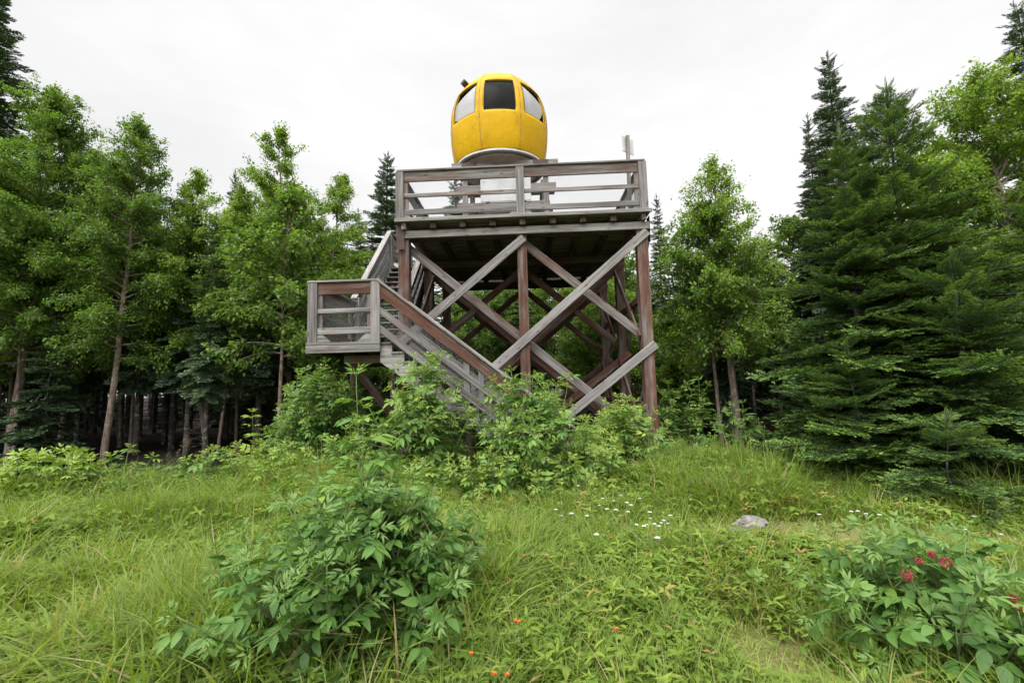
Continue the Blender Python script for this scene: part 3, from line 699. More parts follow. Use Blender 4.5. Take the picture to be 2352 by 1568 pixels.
# ------------------------------------------------------------------ shrubs
def make_shrub(name, base, h, rad, label, cat, nst=9, leaf=.2, seed=1, mat=None, group=None, hi=True, berries=0, tall=None, bare=.22, tint=.42, lean=None, fill=1.0, loose=1.0, cone=.42):
    r = np.random.default_rng(seed); base = np.array([base[0], base[1], float(gz(base[0], base[1])) - .02])
    T = thing(name, base, label, cat, group)
    sa, la = Acc(), Acc(); tips = []
    lp, ld, ls, lt = [], [], [], []
    def shoot(p, d, ln, rad0, depth, first):
        n = max(4, int(ln / .07)); pts = [np.array(p)]; dd = np.array(d, float)
        for i in range(n):
            dd = dd + r.normal(0, .018 if depth == 2 else .07, 3) + np.array([0, 0, .05]); dd /= np.linalg.norm(dd); pts.append(pts[-1] + dd * ln / n)
        pts = np.array(pts); tube(sa, pts, np.linspace(rad0, rad0 * .22, len(pts)), 5, np.repeat(np.linspace(.1, .95, len(pts)) if depth == 0 else np.linspace(.4, 1, len(pts)), 5))
        node = (.07 * leaf / .2 + .012) * loose; s = first * ln; k = 0; az = r.uniform(0, PI)
        while s < ln - .01:
            i = min(int(s / ln * n), n - 1); f = s / ln * n - i; q = pts[i] * (1 - f) + pts[i + 1] * f; ax = pts[i + 1] - pts[i]; ax /= np.linalg.norm(ax)
            az += PI / 2 + r.normal(0, .25)
            side = np.cross(ax, [math.cos(az), math.sin(az), .1]); side /= np.linalg.norm(side)
            for sg in (-1, 1):
                if r.random() > .93 * fill: continue
                dl = side * sg * (1.0) + ax * (.45 * s / ln + .05) + r.normal(0, .13, 3)
                sz = leaf * r.uniform(.6, 1.3) * (1.0 if s / ln < .8 else .72) * (1.35 if depth == 2 else 1)
                lp.append(q); ld.append(dl); ls.append(sz); lt.append(tint + (.26 if depth == 2 else 0) + .20 * (s / ln) ** 2 + r.normal(0, .13))
                if depth == 0 and r.random() < .50 and .12 < s / ln < .85:
                    shoot(q, side * sg * .95 + ax * .55, ln * r.uniform(.22, .42) * (1.1 - s / ln * .6), rad0 * .5, 1, .25)
            s += node * r.uniform(1.0, 1.6) * (1 + .3 * (1 - s / ln)); k += 1
        tips.append((pts[-1], pts[-1] - pts[-2], depth))
    for i in range(nst):
        a = i * 2.39996 + r.uniform(-.4, .4); rr = (i + .5) / nst
        le = rad * (rr ** .55); top = h * (1.0 - cone * rr ** 1.3) * r.uniform(.85, 1.0)
        d = np.array([math.cos(a) * le, math.sin(a) * le, top])
        if lean is not None: d[:2] += np.array(lean) * top
        p0 = np.array([math.cos(a) * .09, math.sin(a) * .09, 0]) * rr * 2
        ln = np.linalg.norm(d); shoot(p0, d / ln, ln, .006 + .008 * h / 1.5, 0, bare + r.uniform(0, .1))
    if tall is not None:
        for (tx, ty, tz) in tall:
            d = np.array([tx, ty, tz]); ln = np.linalg.norm(d); shoot((0, 0, 0), d / ln, ln, .009, 2, .5)
    tp = ELDER_T if hi else ELDER_LO
    lp, ld, ls, lt = map(np.array, (lp, ld, ls, lt))
    ld = ld / np.linalg.norm(ld, axis=1, keepdims=True); ld[:, 2] = ld[:, 2] * .6 + .08
    ch = r.integers(0, len(tp), len(lp))
    for c in range(len(tp)):
        m = ch == c
        if m.any():
            fr = frames(ld[m], r.normal(0, .25, m.sum())) * ls[m][:, None, None]
            scatter(la, tp[c], fr, lp[m], lt[m])
    tips_p = np.array([t[0] for t in tips]); tips_d = np.array([t[1] for t in tips])
    fr = frames(tips_d, r.uniform(0, 6, len(tips))) * (leaf * r.uniform(.5, .85, len(tips)))[:, None, None]
    scatter(la, BUD_T[0], np.stack([fr[:, :, 0], fr[:, :, 2], fr[:, :, 1]], 2), tips_p, np.full(len(tips), tint + .12))
    W = Matrix.Translation(base)
    link("stems", sa.mesh("stems", True), M_STEM, T, W)
    link("foliage", la.mesh("foliage"), mat or M_ELDER, T, W)
    if berries:
        bt = bmesh.new(); bmesh.ops.create_icosphere(bt, subdivisions=1, radius=1.0)
        bv = np.array([v.co for v in bt.verts]); bf = np.array([[v.index for v in f.verts] for f in bt.faces]); bt.free()
        for k in range(berries if isinstance(berries, int) else len(berries)):
            a = Acc()
            q = (tips_p[r.integers(0, len(tips_p))] + np.array([0, -.03, .02])) if isinstance(berries, int) else np.array(berries[k][0]) - base
            R_ = .035 if isinstance(berries, int) else berries[k][1] * .62
            n = 40; pp = r.normal(0, 1, (n, 3)); pp /= np.linalg.norm(pp, axis=1, keepdims=True); pp *= (r.uniform(.35, 1, n) ** .5)[:, None] * R_ * np.array([1.25, 1.0, .85])
            scatter(a, (bv, bf, np.zeros(len(bv))), np.tile(np.eye(3) * .0042, (n, 1, 1)), pp, np.zeros(n))
            for j in range(0, n, 4): tube(a, [np.array([0, 0, -R_ * 1.3]), pp[j]], .0014, 3)
            link("berry_cluster", a.mesh("berry_cluster", True), M_BERRY, T, W @ Matrix.Translation(q))
    return T
def X(px, py, Y):                          # ground point under a pixel column at a given distance
    p = at(px, py, Y); return (p[0], Y)

def Xtop(px, h_, Y):                       # ground point of a tree whose tip stands at column px
    return (at(px, 892 - .0277 * (px - 1176) - (h_ - 1.6) * 1043 / Y, Y)[0], Y)
make_shrub("elder_shrub", (-1.08, 2.85), 1.18, .86, "large dark green elder shrub in the foreground with one tall pale shoot", "shrub", nst=32, leaf=.175, seed=3, loose=1.35, cone=.66,
           tall=[(-.10, .02, 1.68), (.06, .1, 1.36), (-.36, -.02, 1.10)], bare=.16, tint=.33)
bc = [(2085, 1320, 2.42, .045), (2110, 1288, 2.5, .026), (2172, 1290, 2.44, .042), (2140, 1272, 2.55, .030), (2325, 1372, 2.55, .036), (2340, 1392, 2.45, .03), (2225, 1305, 2.7, .022)]
make_shrub("berry_elder_shrub", (2.30, 2.80), .92, .68, "elder shrub with red berry clusters and long drooping leaves beside the mossy path", "shrub", nst=19, leaf=.18, seed=11, loose=1.45, cone=.5,
           berries=[(at(a, b, c), d) for a, b, c, d in bc], bare=.2, tint=.36)
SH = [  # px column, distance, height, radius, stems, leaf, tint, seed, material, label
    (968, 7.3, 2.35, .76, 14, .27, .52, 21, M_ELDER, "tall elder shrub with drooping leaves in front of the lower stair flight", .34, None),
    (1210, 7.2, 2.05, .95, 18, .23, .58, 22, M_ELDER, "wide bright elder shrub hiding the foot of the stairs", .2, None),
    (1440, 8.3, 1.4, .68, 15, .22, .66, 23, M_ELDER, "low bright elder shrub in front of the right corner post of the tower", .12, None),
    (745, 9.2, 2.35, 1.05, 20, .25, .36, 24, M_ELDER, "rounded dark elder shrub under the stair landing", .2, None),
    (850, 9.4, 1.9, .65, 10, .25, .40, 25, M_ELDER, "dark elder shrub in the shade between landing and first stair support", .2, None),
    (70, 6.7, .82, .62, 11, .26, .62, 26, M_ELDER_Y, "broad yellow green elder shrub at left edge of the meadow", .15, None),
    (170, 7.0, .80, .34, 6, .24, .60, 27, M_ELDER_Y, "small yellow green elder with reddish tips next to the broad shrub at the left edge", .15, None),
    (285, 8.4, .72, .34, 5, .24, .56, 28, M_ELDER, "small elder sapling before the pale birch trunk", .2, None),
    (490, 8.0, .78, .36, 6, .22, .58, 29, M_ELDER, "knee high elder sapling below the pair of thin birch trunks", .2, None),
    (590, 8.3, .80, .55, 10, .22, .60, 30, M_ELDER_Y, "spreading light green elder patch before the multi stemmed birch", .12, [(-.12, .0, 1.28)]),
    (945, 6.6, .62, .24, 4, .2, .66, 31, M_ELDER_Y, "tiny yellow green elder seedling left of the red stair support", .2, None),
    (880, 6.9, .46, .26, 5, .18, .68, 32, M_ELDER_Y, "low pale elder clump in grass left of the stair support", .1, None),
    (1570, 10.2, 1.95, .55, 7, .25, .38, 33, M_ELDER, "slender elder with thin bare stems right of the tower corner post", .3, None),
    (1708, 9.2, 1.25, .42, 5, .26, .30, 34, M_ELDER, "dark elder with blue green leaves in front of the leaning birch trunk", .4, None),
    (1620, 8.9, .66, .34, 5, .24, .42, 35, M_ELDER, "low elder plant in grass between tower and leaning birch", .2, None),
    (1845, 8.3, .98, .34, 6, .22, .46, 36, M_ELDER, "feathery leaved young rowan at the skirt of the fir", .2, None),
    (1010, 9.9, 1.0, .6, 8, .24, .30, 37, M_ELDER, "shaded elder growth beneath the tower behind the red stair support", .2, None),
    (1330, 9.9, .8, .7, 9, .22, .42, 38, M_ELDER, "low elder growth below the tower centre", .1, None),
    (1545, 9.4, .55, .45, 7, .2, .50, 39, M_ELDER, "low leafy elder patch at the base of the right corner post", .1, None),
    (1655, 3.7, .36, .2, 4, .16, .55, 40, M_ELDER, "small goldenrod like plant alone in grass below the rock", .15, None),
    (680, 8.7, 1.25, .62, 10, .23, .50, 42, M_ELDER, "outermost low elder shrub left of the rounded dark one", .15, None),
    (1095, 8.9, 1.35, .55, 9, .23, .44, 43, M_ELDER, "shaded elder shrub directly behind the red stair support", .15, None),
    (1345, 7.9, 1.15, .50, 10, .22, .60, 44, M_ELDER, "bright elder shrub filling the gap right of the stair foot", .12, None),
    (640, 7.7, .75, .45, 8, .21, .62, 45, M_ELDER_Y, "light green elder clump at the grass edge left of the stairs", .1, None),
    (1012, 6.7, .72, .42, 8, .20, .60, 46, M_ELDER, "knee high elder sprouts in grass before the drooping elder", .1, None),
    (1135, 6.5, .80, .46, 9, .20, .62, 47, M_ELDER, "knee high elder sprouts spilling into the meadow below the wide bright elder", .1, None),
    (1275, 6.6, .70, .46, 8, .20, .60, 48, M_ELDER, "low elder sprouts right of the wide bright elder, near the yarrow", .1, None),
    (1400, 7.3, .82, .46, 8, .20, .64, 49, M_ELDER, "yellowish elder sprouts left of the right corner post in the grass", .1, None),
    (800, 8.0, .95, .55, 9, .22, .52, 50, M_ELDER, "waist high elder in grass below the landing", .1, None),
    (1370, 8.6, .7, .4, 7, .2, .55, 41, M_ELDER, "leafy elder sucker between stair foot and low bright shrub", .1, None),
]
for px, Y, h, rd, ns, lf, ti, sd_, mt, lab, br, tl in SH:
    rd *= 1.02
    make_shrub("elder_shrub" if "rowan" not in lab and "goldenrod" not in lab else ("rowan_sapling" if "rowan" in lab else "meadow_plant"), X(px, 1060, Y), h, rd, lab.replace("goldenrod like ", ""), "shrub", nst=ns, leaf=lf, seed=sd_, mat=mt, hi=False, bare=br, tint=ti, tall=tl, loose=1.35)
print("shrubs", round(time.time() - T0, 1))

# ------------------------------------------------------------------ birch and other broad-leaved trees
def make_birch(base, h, crown0, rad, seed, leaves=16000, leaf=.08, stems=1, lean=(0, 0), tr=.075, skew=0.0, top_narrow=1.0, dead=0, nbr=54):
    """returns meshes (trunk, crown) around the origin"""
    r = np.random.default_rng(seed); ta, la = Acc(), Acc(); LP, LD = [], []
    deads = []
    for s in range(stems):
        n = 14; a = s * 2.4 + seed; hh = h * (1 - .07 * s); zz = np.linspace(0, hh, n)
        off = np.array([math.cos(a), math.sin(a)]) * (.0 if stems == 1 else .16)
        out = np.array([math.cos(a), math.sin(a)]) * (0 if stems == 1 else rad * .42)
        wob = np.cumsum(r.normal(0, .035 * h / 9, (n, 2)), axis=0)
        xy = off + out * (zz / hh)[:, None] ** .8 + wob * (zz / hh)[:, None] + np.array(lean) * zz[:, None] * (1 - .35 * (zz / hh)[:, None])
        pts = np.concatenate([xy, zz[:, None]], 1); pts[0, 2] = -.15
        tube(ta, pts, np.maximum(tr * (1 - zz / hh) ** .8, .006) * (1.0 if s == 0 else .8), 8)
        nb = int(nbr * 1.35) // stems + 10
        for k in range(nb):
            f = (k + r.random()) / nb; z = crown0 + (hh - crown0) * f ** .9
            if z > hh * .985: continue
            i = np.searchsorted(zz, z) - 1; i = min(max(i, 0), n - 2); g = (z - zz[i]) / (zz[i + 1] - zz[i]); p = pts[i] * (1 - g) + pts[i + 1] * g
            az = k * 2.39996 + r.uniform(-.5, .5)
            prof = min(1.0, .72 + .9 * f) * (1 - f ** (2.0 * top_narrow)) ** .85 + .08
            ln = rad * prof * r.uniform(.62, 1.18) * (1 if stems == 1 else .72)
            el = math.radians(18 + 42 * f + r.uniform(-12, 12))
            d = np.array([math.cos(az) * math.cos(el), math.sin(az) * math.cos(el), math.sin(el)])
            m = 7; bp = [p]
            for j in range(m):
                d = d + np.array([0, 0, -.10 + .03 * f]) + r.normal(0, .07, 3); d /= np.linalg.norm(d); bp.append(bp[-1] + d * ln / m)
            bp = np.array(bp); tube(ta, bp, np.linspace(.014 + .012 * ln, .003, m + 1), 4)
            nt_ = max(5, int(20 * ln / 1.2))
            for q in range(nt_):
                t = r.uniform(.18, 1.0) * m; i2 = min(int(t), m - 1); b0 = bp[i2] + (bp[i2 + 1] - bp[i2]) * (t - i2)
                td = (bp[i2 + 1] - bp[i2]) / (ln / m) + r.normal(0, .75, 3) + np.array([0, 0, -.12]); td /= np.linalg.norm(td); tl = r.uniform(.16, .42) * min(1, ln / .9 + .3)
                e = b0 + td * tl + np.array([0, 0, -.05])
                tube(ta, [b0, (b0 + e) / 2 + np.array([0, 0, .02]), e], [.004, .003, .0015], 3)
                LP.append((b0, e)); LD.append(td)
        tip = pts[-1]
        for q in range(10):
            d = np.array([r.normal(0, .25), r.normal(0, .25), r.uniform(.2, 1)]); LP.append((tip - np.array([0, 0, r.uniform(0, .8)]), tip + d * r.uniform(.05, .3))); LD.append(d)
    A = np.array([q[0] for q in LP]); B = np.array([q[1] for q in LP]); D = np.array(LD)
    k = r.integers(0, len(A), leaves); t = r.uniform(.1, 1.08, leaves)[:, None]
    pos = A[k] * (1 - t) + B[k] * t + r.normal(0, .052, (leaves, 3))
    dr = D[k] * .5 + r.normal(0, .6, (leaves, 3)) + np.array([0, 0, -.26])
    fr = frames(dr, r.normal(0, .45, leaves)) * (leaf * r.uniform(.65, 1.2, leaves))[:, None, None]
    clump = r.normal(0, .10, len(A))
    ti = .42 + clump[k] + r.normal(0, .10, leaves)
    scatter(la, SLEAF, fr, pos, np.clip(ti, 0, 1))
    return ta.mesh("trunk", True), la.mesh("crown")
def plant_birch(name, loc, label, cat, meshes, mat, bark=None, group=None, rz=0.0, sc_=1.0):
    T = thing(name, (loc[0], loc[1], float(gz(loc[0], loc[1]))), label, cat, group, rz)
    T.scale = (sc_, sc_, sc_)
    a = bpy.data.objects.new("trunk", meshes[0]); b = bpy.data.objects.new("crown", meshes[1])
    for o, m in ((a, bark or M_BARK_B), (b, mat)):
        C.objects.link(o); o.parent = T
        if not o.data.materials: o.data.materials.append(m)
    return T
BT = [  # px column, Y, height, crown0, radius, seed, leaves, stems, lean, material, label
    (20, 11.4, 10.0, 2.8, 1.85, 101, 32000, 1, (.085, .0), M_LEAF_BIRCH, "tall full birch with leaning trunk at the left edge of the clearing", .11),
    (185, 12.8, 9.0, 2.7, 1.5, 102, 17000, 1, (.05, .0), M_LEAF_BIRCH, "birch crown rising just right of the leaning edge birch, trunk hidden", .08),
    (236, 11.2, 9.0, 2.6, 1.25, 103, 17000, 1, (.10, .02), M_LEAF_BIRCH, "birch with bare pale curved trunk left of the thin trunk pair", .085),
    (491, 12.5, 7.9, 2.6, 1.35, 104, 17000, 2, (.0, .0), M_LEAF_WARM, "birch with a pair of thin trunks at the forest edge", .065),
    (680, 13.2, 9.0, 2.7, 1.75, 105, 34000, 3, (.03, .0), M_LEAF_WARM, "multi stemmed birch with tall airy yellow green crown left of the landing", .085),
    (790, 16.5, 6.0, 1.9, 1.7, 106, 18000, 1, (.02, .0), M_LEAF_WARM, "lower yellow green birch behind the stair landing", .07),
    (1700, 11.5, 7.2, 2.0, 1.12, 107, 9500, 1, (-.03, .0), M_LEAF_WARM, "pointed light green birch right of the tower with pale fissured trunk", .10),
    (2262, 9.3, 7.9, 1.6, 1.55, 108, 26000, 1, (.0, .0), M_LEAF_WARM, "large light green birch behind the firs at the right edge", .09),
    (1285, 18.5, 7.6, 1.4, 1.7, 109, 15000, 1, (.0, .0), M_LEAF_WARM, "light green birch seen through the braces behind the tower centre", .07),
    (1395, 15.6, 4.9, 1.0, 1.4, 110, 13000, 1, (.0, .0), M_LEAF_WARM, "bright young birch seen between the right tower posts", .05),
    (1125, 17.5, 5.4, 1.2, 1.5, 111, 12000, 1, (.0, .0), M_LEAF_BIRCH, "shaded young birch behind the left half of the tower", .05),
    (1560, 14.5, 3.9, .8, .85, 112, 11000, 1, (.0, .0), M_LEAF_WARM, "short birch behind the right corner post of the tower", .05),
    (2110, 9.6, 6.3, 1.6, .9, 113, 9000, 1, (.0, .0), M_LEAF_WARM, "thin birch crown showing between fir leader and right edge birch", .06),
    (70, 13.2, 8.6, 2.6, 1.3, 115, 14000, 1, (.0, .0), M_LEAF_BIRCH, "birch filling the gap behind the leaning edge birch and its dead branches", .07),
    (330, 13.4, 7.3, 2.4, 1.2, 116, 12000, 1, (.0, .0), M_LEAF_BIRCH, "mid height birch just right of the bare curved trunk", .06),
    (560, 14.2, 7.7, 2.3, 1.5, 117, 15000, 1, (.0, .0), M_LEAF_WARM, "round topped birch between the trunk pair and the multi stemmed birch", .06),
    (735, 14.6, 6.7, 2.0, 1.4, 118, 15000, 1, (.0, .0), M_LEAF_WARM, "birch sloping down from the multi stemmed birch towards the landing", .06),
    (420, 15.0, 7.0, 2.2, 1.5, 114, 14000, 1, (.0, .0), M_LEAF_BIRCH, "darker birch set back between curved trunk and trunk pair", .06),
]
for px, Y, h, c0, rd, sd_, nl, st, le, mt, lab, tr in BT:
    x, y = X(px, 1030, Y) if sd_ not in (102, 106, 108, 109, 110, 111, 112, 113, 114, 115, 116, 117, 118) else Xtop(px, h, Y)
    me = make_birch(None, h, c0, rd * 1.32, sd_, int(nl * 2.8), .068 if Y < 14 else .08, st, le, tr, top_narrow={107: .72, 103: .75, 105: .85, 101: .95, 104: .85}.get(sd_, 1.0))
    T = plant_birch("birch_tree", (x, y), lab, "tree", me, mt)
    if sd_ == 101:
        a = Acc(); r = np.random.default_rng(5)
        for (s, e) in (((.10, 0, 1.1), (1.75, -.2, 2.5)), ((.15, 0, 1.15), (1.2, .1, 2.75)), ((.0, 0, .8), (.75, .3, .3))):
            s, e = np.array(s), np.array(e); t = np.linspace(0, 1, 9)[:, None]; p = s * (1 - t) + e * t + r.normal(0, .03, (9, 3)); p[0] = s; p[:, 2] += -.22 * np.sin(t[:, 0] * PI)
            tube(a, p, np.linspace(.022, .005, 9), 5)
            for q in range(10): i = r.integers(2, 9); tube(a, [p[i], p[i] + r.normal(0, .12, 3)], .003, 3)
        link("dead_branch", a.mesh("dead_branch"), bark_mat("lichen_bark", [(.3, (.10, .10, .09)), (.7, (.36, .37, .33))], la=.8), T, Matrix.Translation(T.location))["label"] = "bare lichen covered branch"
print("birches", round(time.time() - T0, 1))

# ------------------------------------------------------------------ conifers
def bough(nside=14, needles=10, seed=0, fine=False, droop=.16, width=.42, nl=.05):
    """flat spray of unit length along +Y with side twigs; needles are small triangles, pale at the growing tips"""
    r = np.random.default_rng(seed); V, F, T = [], [], []; n0 = 0; sa = Acc()
    def twig(p, d, ln, k, tip_t):
        nonlocal n0
        d = d / np.linalg.norm(d); x = np.cross(d, [0, 0, 1.0]); x /= max(np.linalg.norm(x), 1e-6); z = np.cross(x, d)
        for i in range(k):
            t = (i + r.random()) / k; b = p + d * ln * t
            s = -1 if i % 2 else 1; u = r.uniform(-.25, .75)
            nd = x * s * (1 - .3 * abs(u)) + d * (.55 + .35 * t) + z * u; nd /= np.linalg.norm(nd)
            le = nl * r.uniform(.75, 1.15) * (1.0 if t < .9 else .8); w = np.cross(nd, z + r.normal(0, .3, 3)); w /= max(np.linalg.norm(w), 1e-6); w *= nl * (.22 if fine else .30)
            V.extend([b - w, b + w, b + nd * le]); F.append([n0, n0 + 1, n0 + 2]); n0 += 3
            v = .24 + tip_t * (.14 + .42 * (t > .5)) + r.normal(0, .06); T.extend([v, v, v + .05])
        tube(sa, [p, p + d * ln], [.003, .0015], 3, .0)
    main = np.array([[0, t, -droop * t ** 1.6 + .07 * t ** 5] for t in np.linspace(0, 1, 9)]); tube(sa, main, np.linspace(.014, .004, 9), 4, .0)
    def at_(t): i = min(int(t * 8), 7); return main[i] + (main[i + 1] - main[i]) * (t * 8 - i), (main[i + 1] - main[i]) * 8
    for i in range(nside):
        t = .12 + .84 * (i + .5) / nside
        for s in (-1, 1):
            p, d = at_(t); ang = math.radians(52 + r.uniform(-9, 9)); ln = width * (1 - t) ** .75 * (.35 + .65 * min(1, t / .3)) * r.uniform(.8, 1.15) + .05
            dd = d * math.cos(ang) + np.array([s * math.sin(ang), 0, r.uniform(-.12, .30)])
            dd /= np.linalg.norm(dd)
            twig(p, dd, ln, max(6, int(needles * (ln / .2) + 4)), 1.0 if ln < .16 else .75)
            if ln > .15:
                for f in ((.4, .7) if ln < .3 else (.25, .45, .65, .85)):
                    for s2 in (-1, 1):
                        if r.random() < .15: continue
                        x = np.cross(dd, [0, 0, 1.0]); twig(p + dd * ln * f, dd * .7 + x * s2 * .7 + np.array([0, 0, -.05]), ln * .42 * (1.1 - f), max(4, int(needles * .6)), 1.0)
    p, d = at_(.97); twig(at_(.7)[0], d, .33, needles, 1.0)
    return (np.array(V), np.array(F), np.array(T)), (np.concatenate(sa.V), np.concatenate(sa.F), np.concatenate(sa.T))
print("boughs", round(time.time() - T0, 1))
B_FINE = [bough(19, 15, i, True, .08 + .06 * (i % 3), .40, .030) for i in range(4)]
B_MID = [bough(10, 9, 20 + i, False, .10 + .08 * (i % 3), .42, .050) for i in range(4)]
B_LOW = [bough(8, 7, 40 + i, False, .15 + .08 * (i % 3), .40, .075) for i in range(4)]
def make_conifer(h, rad, crown0, seed, tpl, step=.2, per=6, leader=.5, dens=1.0, pw=.85, up=35, down=-18, tr=.08, bare=True, dead=.0, tint=0.0, var=.24):
    r = np.random.default_rng(seed); ta, la = Acc(), Acc(); n = 12; zz = np.linspace(0, h, n)
    wob = np.cumsum(r.normal(0, .012, (n, 2)), axis=0); pts = np.concatenate([wob, zz[:, None]], 1); pts[0, 2] = -.15
    tube(ta, pts, np.maximum(tr * (1 - zz / h) ** .9, .006), 7)
    z = crown0; mats = [[] for _ in tpl]; pos = [[] for _ in tpl]; tn = [[] for _ in tpl]; k = 0
    while z < h - leader * .35:
        f = (z - crown0) / (h - crown0); R_ = rad * max((1 - f), 0) ** pw * (1 if f > .12 else .72 + 2.3 * f) + .06
        c = np.array([np.interp(z, zz, pts[:, 0]), np.interp(z, zz, pts[:, 1]), z])
        m = max(3, int(per * dens * (1 - .35 * f)))
        for j in range(m):
            az = k * 2.39996 + r.uniform(-.35, .35); k += 1
            el = math.radians(down + (up - down) * f ** 1.3 + r.uniform(-9, 9)); ln = R_ * r.uniform(.9 - var, .9 + var)
            d = np.array([[math.cos(az) * math.cos(el), math.sin(az) * math.cos(el), math.sin(el)]])
            q = r.integers(0, len(tpl)); fr = frames(d, r.normal(0, .18, 1))[0]
            wd = ln * (1.0 if ln > .5 else 1.3)
            mats[q].append(fr * np.array([wd, ln, ln])[None, :]); pos[q].append(c + np.array([0, 0, r.uniform(-.5, .5) * step])); tn[q].append(r.normal(tint + .02, .13))
        z += step * r.uniform(.8, 1.2) * (1.15 - .45 * f)
    # upright leader with short shoots
    top = pts[-1]
    for q_ in range(3):
        for j in range(4):
            az = j * PI / 2 + q_; zz_ = h - leader * (.15 + .28 * q_); ln = leader * (.22 + .13 * q_)
            d = np.array([[math.cos(az) * .75, math.sin(az) * .75, .66]]); q = (j + q_) % len(tpl)
            mats[q].append(frames(d)[0] * np.array([ln * .45, ln, ln * .6])[None, :]); pos[q].append(np.array([top[0], top[1], zz_])); tn[q].append(tint + .05)
    mats[0].append(frames(np.array([[.02, .03, 1.0]]))[0] * np.array([.12, leader, .12])[None, :]); pos[0].append(top - np.array([0, 0, leader * .85])); tn[0].append(tint)
    for q, (nd, st) in enumerate(tpl):
        if pos[q]:
            M_, P_, T_ = np.array(mats[q]), np.array(pos[q]), np.array(tn[q])
            scatter(la, nd, M_, P_, T_); scatter(la, st, M_, P_, np.zeros(len(P_)))
    if bare:                              # dead twiggy lower branches
        for j in range(int(26 * max(crown0, .3) / 2)):
            z = r.uniform(.4, crown0 + .6); az = r.uniform(0, 6.28); ln = r.uniform(.3, .9)
            p = np.array([np.interp(z, zz, pts[:, 0]), np.interp(z, zz, pts[:, 1]), z]); e = p + np.array([math.cos(az), math.sin(az), r.uniform(-.3, .3)]) * ln
            tube(ta, [p, (p + e) / 2 + r.normal(0, .03, 3), e], [.012, .007, .002], 3)
            for q_ in range(2):
                g = p + (e - p) * r.uniform(.4, 1); tube(ta, [g, g + r.normal(0, .14, 3)], .002, 3)
    return ta.mesh("trunk"), la.mesh("crown")
def plant_conifer(name, px, Y, label, meshes, mat, hs=1.0, rz=0.0, group=None, x=None, ws=None, htop=8.0):
    xx = Xtop(px, htop, Y)[0] if x is None else x
    T = plant_birch(name, (xx, Y), label, "tree", meshes, mat, M_BARK_S, group, rz)
    T.scale = (ws or hs, ws or hs, hs)
    return T
# the near firs on the right
FIR = [
    (1922, 7.6, 5.9, 1.7, .55, 201, "bluish balsam fir with bare leader standing in front of the dark spruces", .02, 1.0),
    (2030, 7.7, 6.7, 2.1, .9, 202, "tallest near fir with long crossed leader shoots right of the bluish fir", .0, 1.0),
    (2190, 6.5, 3.4, 1.9, .25, 203, "wide skirted fir with layered bright boughs at the right", .04, 1.0),
    (2420, 7.4, 5.0, 2.0, .4, 204, "dark fir cut by the right edge of the view", -.04, 1.0),
    (1960, 6.7, 2.2, 1.45, .15, 205, "low young fir whose bright boughs overhang the grass edge", .10, 1.0),
    (1830, 9.6, 2.5, 1.15, .2, 206, "young fir in shade between the leaning birch and the near firs", -.06, 1.0),
    (2165, 5.7, 1.2, 1.15, .1, 207, "small spreading fir lowest at the grass edge on the right", .10, 1.0),
]
for px, Y, h, rd, c0, sd_, lab, ti, s in FIR:
    me = make_conifer(h, rd, c0, sd_, B_FINE, step=.27, per=11, var=.36, leader=1.05 if h > 5 else .3, pw=.72, up=38, down=-12, tr=.085 if h > 3 else .02, bare=h > 3, tint=ti)
    plant_conifer("balsam_fir", px, Y, lab, me, M_NEEDLE, htop=h)
print("firs", round(time.time() - T0, 1))
SPR = [make_conifer(10.0, 1.25, 2.8, 301 + i, B_MID, step=.17, per=8, leader=.8, pw=.8, up=30, down=-25, tr=.11) for i in range(3)]
YNG = [make_conifer(3.2, 1.0, .15, 311 + i, B_MID, step=.17, per=6, leader=.5, pw=.8, up=30, down=-10, tr=.04, bare=False) for i in range(2)]
LOWS = [make_conifer(9.0, 1.3, 2.6, 321 + i, B_LOW, step=.26, per=6, leader=.7, pw=.75, up=25, down=-25, tr=.10) for i in range(3)]
LOWY = [make_conifer(4.2, 1.25, .2, 331 + i, B_LOW, step=.2, per=6, leader=.5, pw=.75, up=25, down=-12, tr=.05, bare=False, tint=-.14) for i in range(2)]
S_T = [  # px, Y, height, variant, width scale, label
    (8, 13.4, 16.5, 0, 1.35, "tall dark spruce at the top left corner behind the edge birch"),
    (196, 13.8, 10.6, 1, .85, "spruce top showing behind the left edge birch crown"),
    (352, 14.5, 9.3, 2, .85, "spruce half hidden behind the pointed birch left of the trunk pair"),
    (541, 16.0, 10.0, 0, .8, "thin spruce tip between the trunk pair birch and the multi stemmed birch"),
    (885, 19.5, 12.4, 1, 1.35, "tall slender spruce left of the tower railing"),
    (828, 19.0, 9.6, 2, 1.1, "shorter spruce beside the tall slender spruce left of the tower"),
    (1040, 21.0, 12.0, 0, 1.1, "slender spruce seen through the deck railing left of the trestle"),
    (1503, 18.5, 9.3, 2, .85, "slim spruce close to the right side of the tower"),
    (1905, 13.2, 11.4, 0, 1.15, "tall narrow dark spruce rising behind the bluish fir"),
    (1852, 13.0, 9.3, 1, .8, "thinner spruce leaning close to the left of the tallest right spruce"),
    (1968, 13.8, 9.2, 2, .8, "dark spruce tip just right of the tallest right spruce"),
    (2335, 12.0, 11.6, 1, 1.25, "tall dark spruce in the top right corner"),
    (2120, 12.5, 8.0, 2, 1.0, "spruce behind the thin birch crown on the right"),
    (1560, 20.0, 7.6, 0, .9, "faint spruce between the slim spruce and the pointed birch"),
]
for i, (px, Y, h, v, ws, lab) in enumerate(S_T):
    plant_conifer("spruce_tree", px, Y, lab, SPR[v], M_NEEDLE_D, h / 10.0, i * 1.3, None, None, ws * h / 10.0, h)
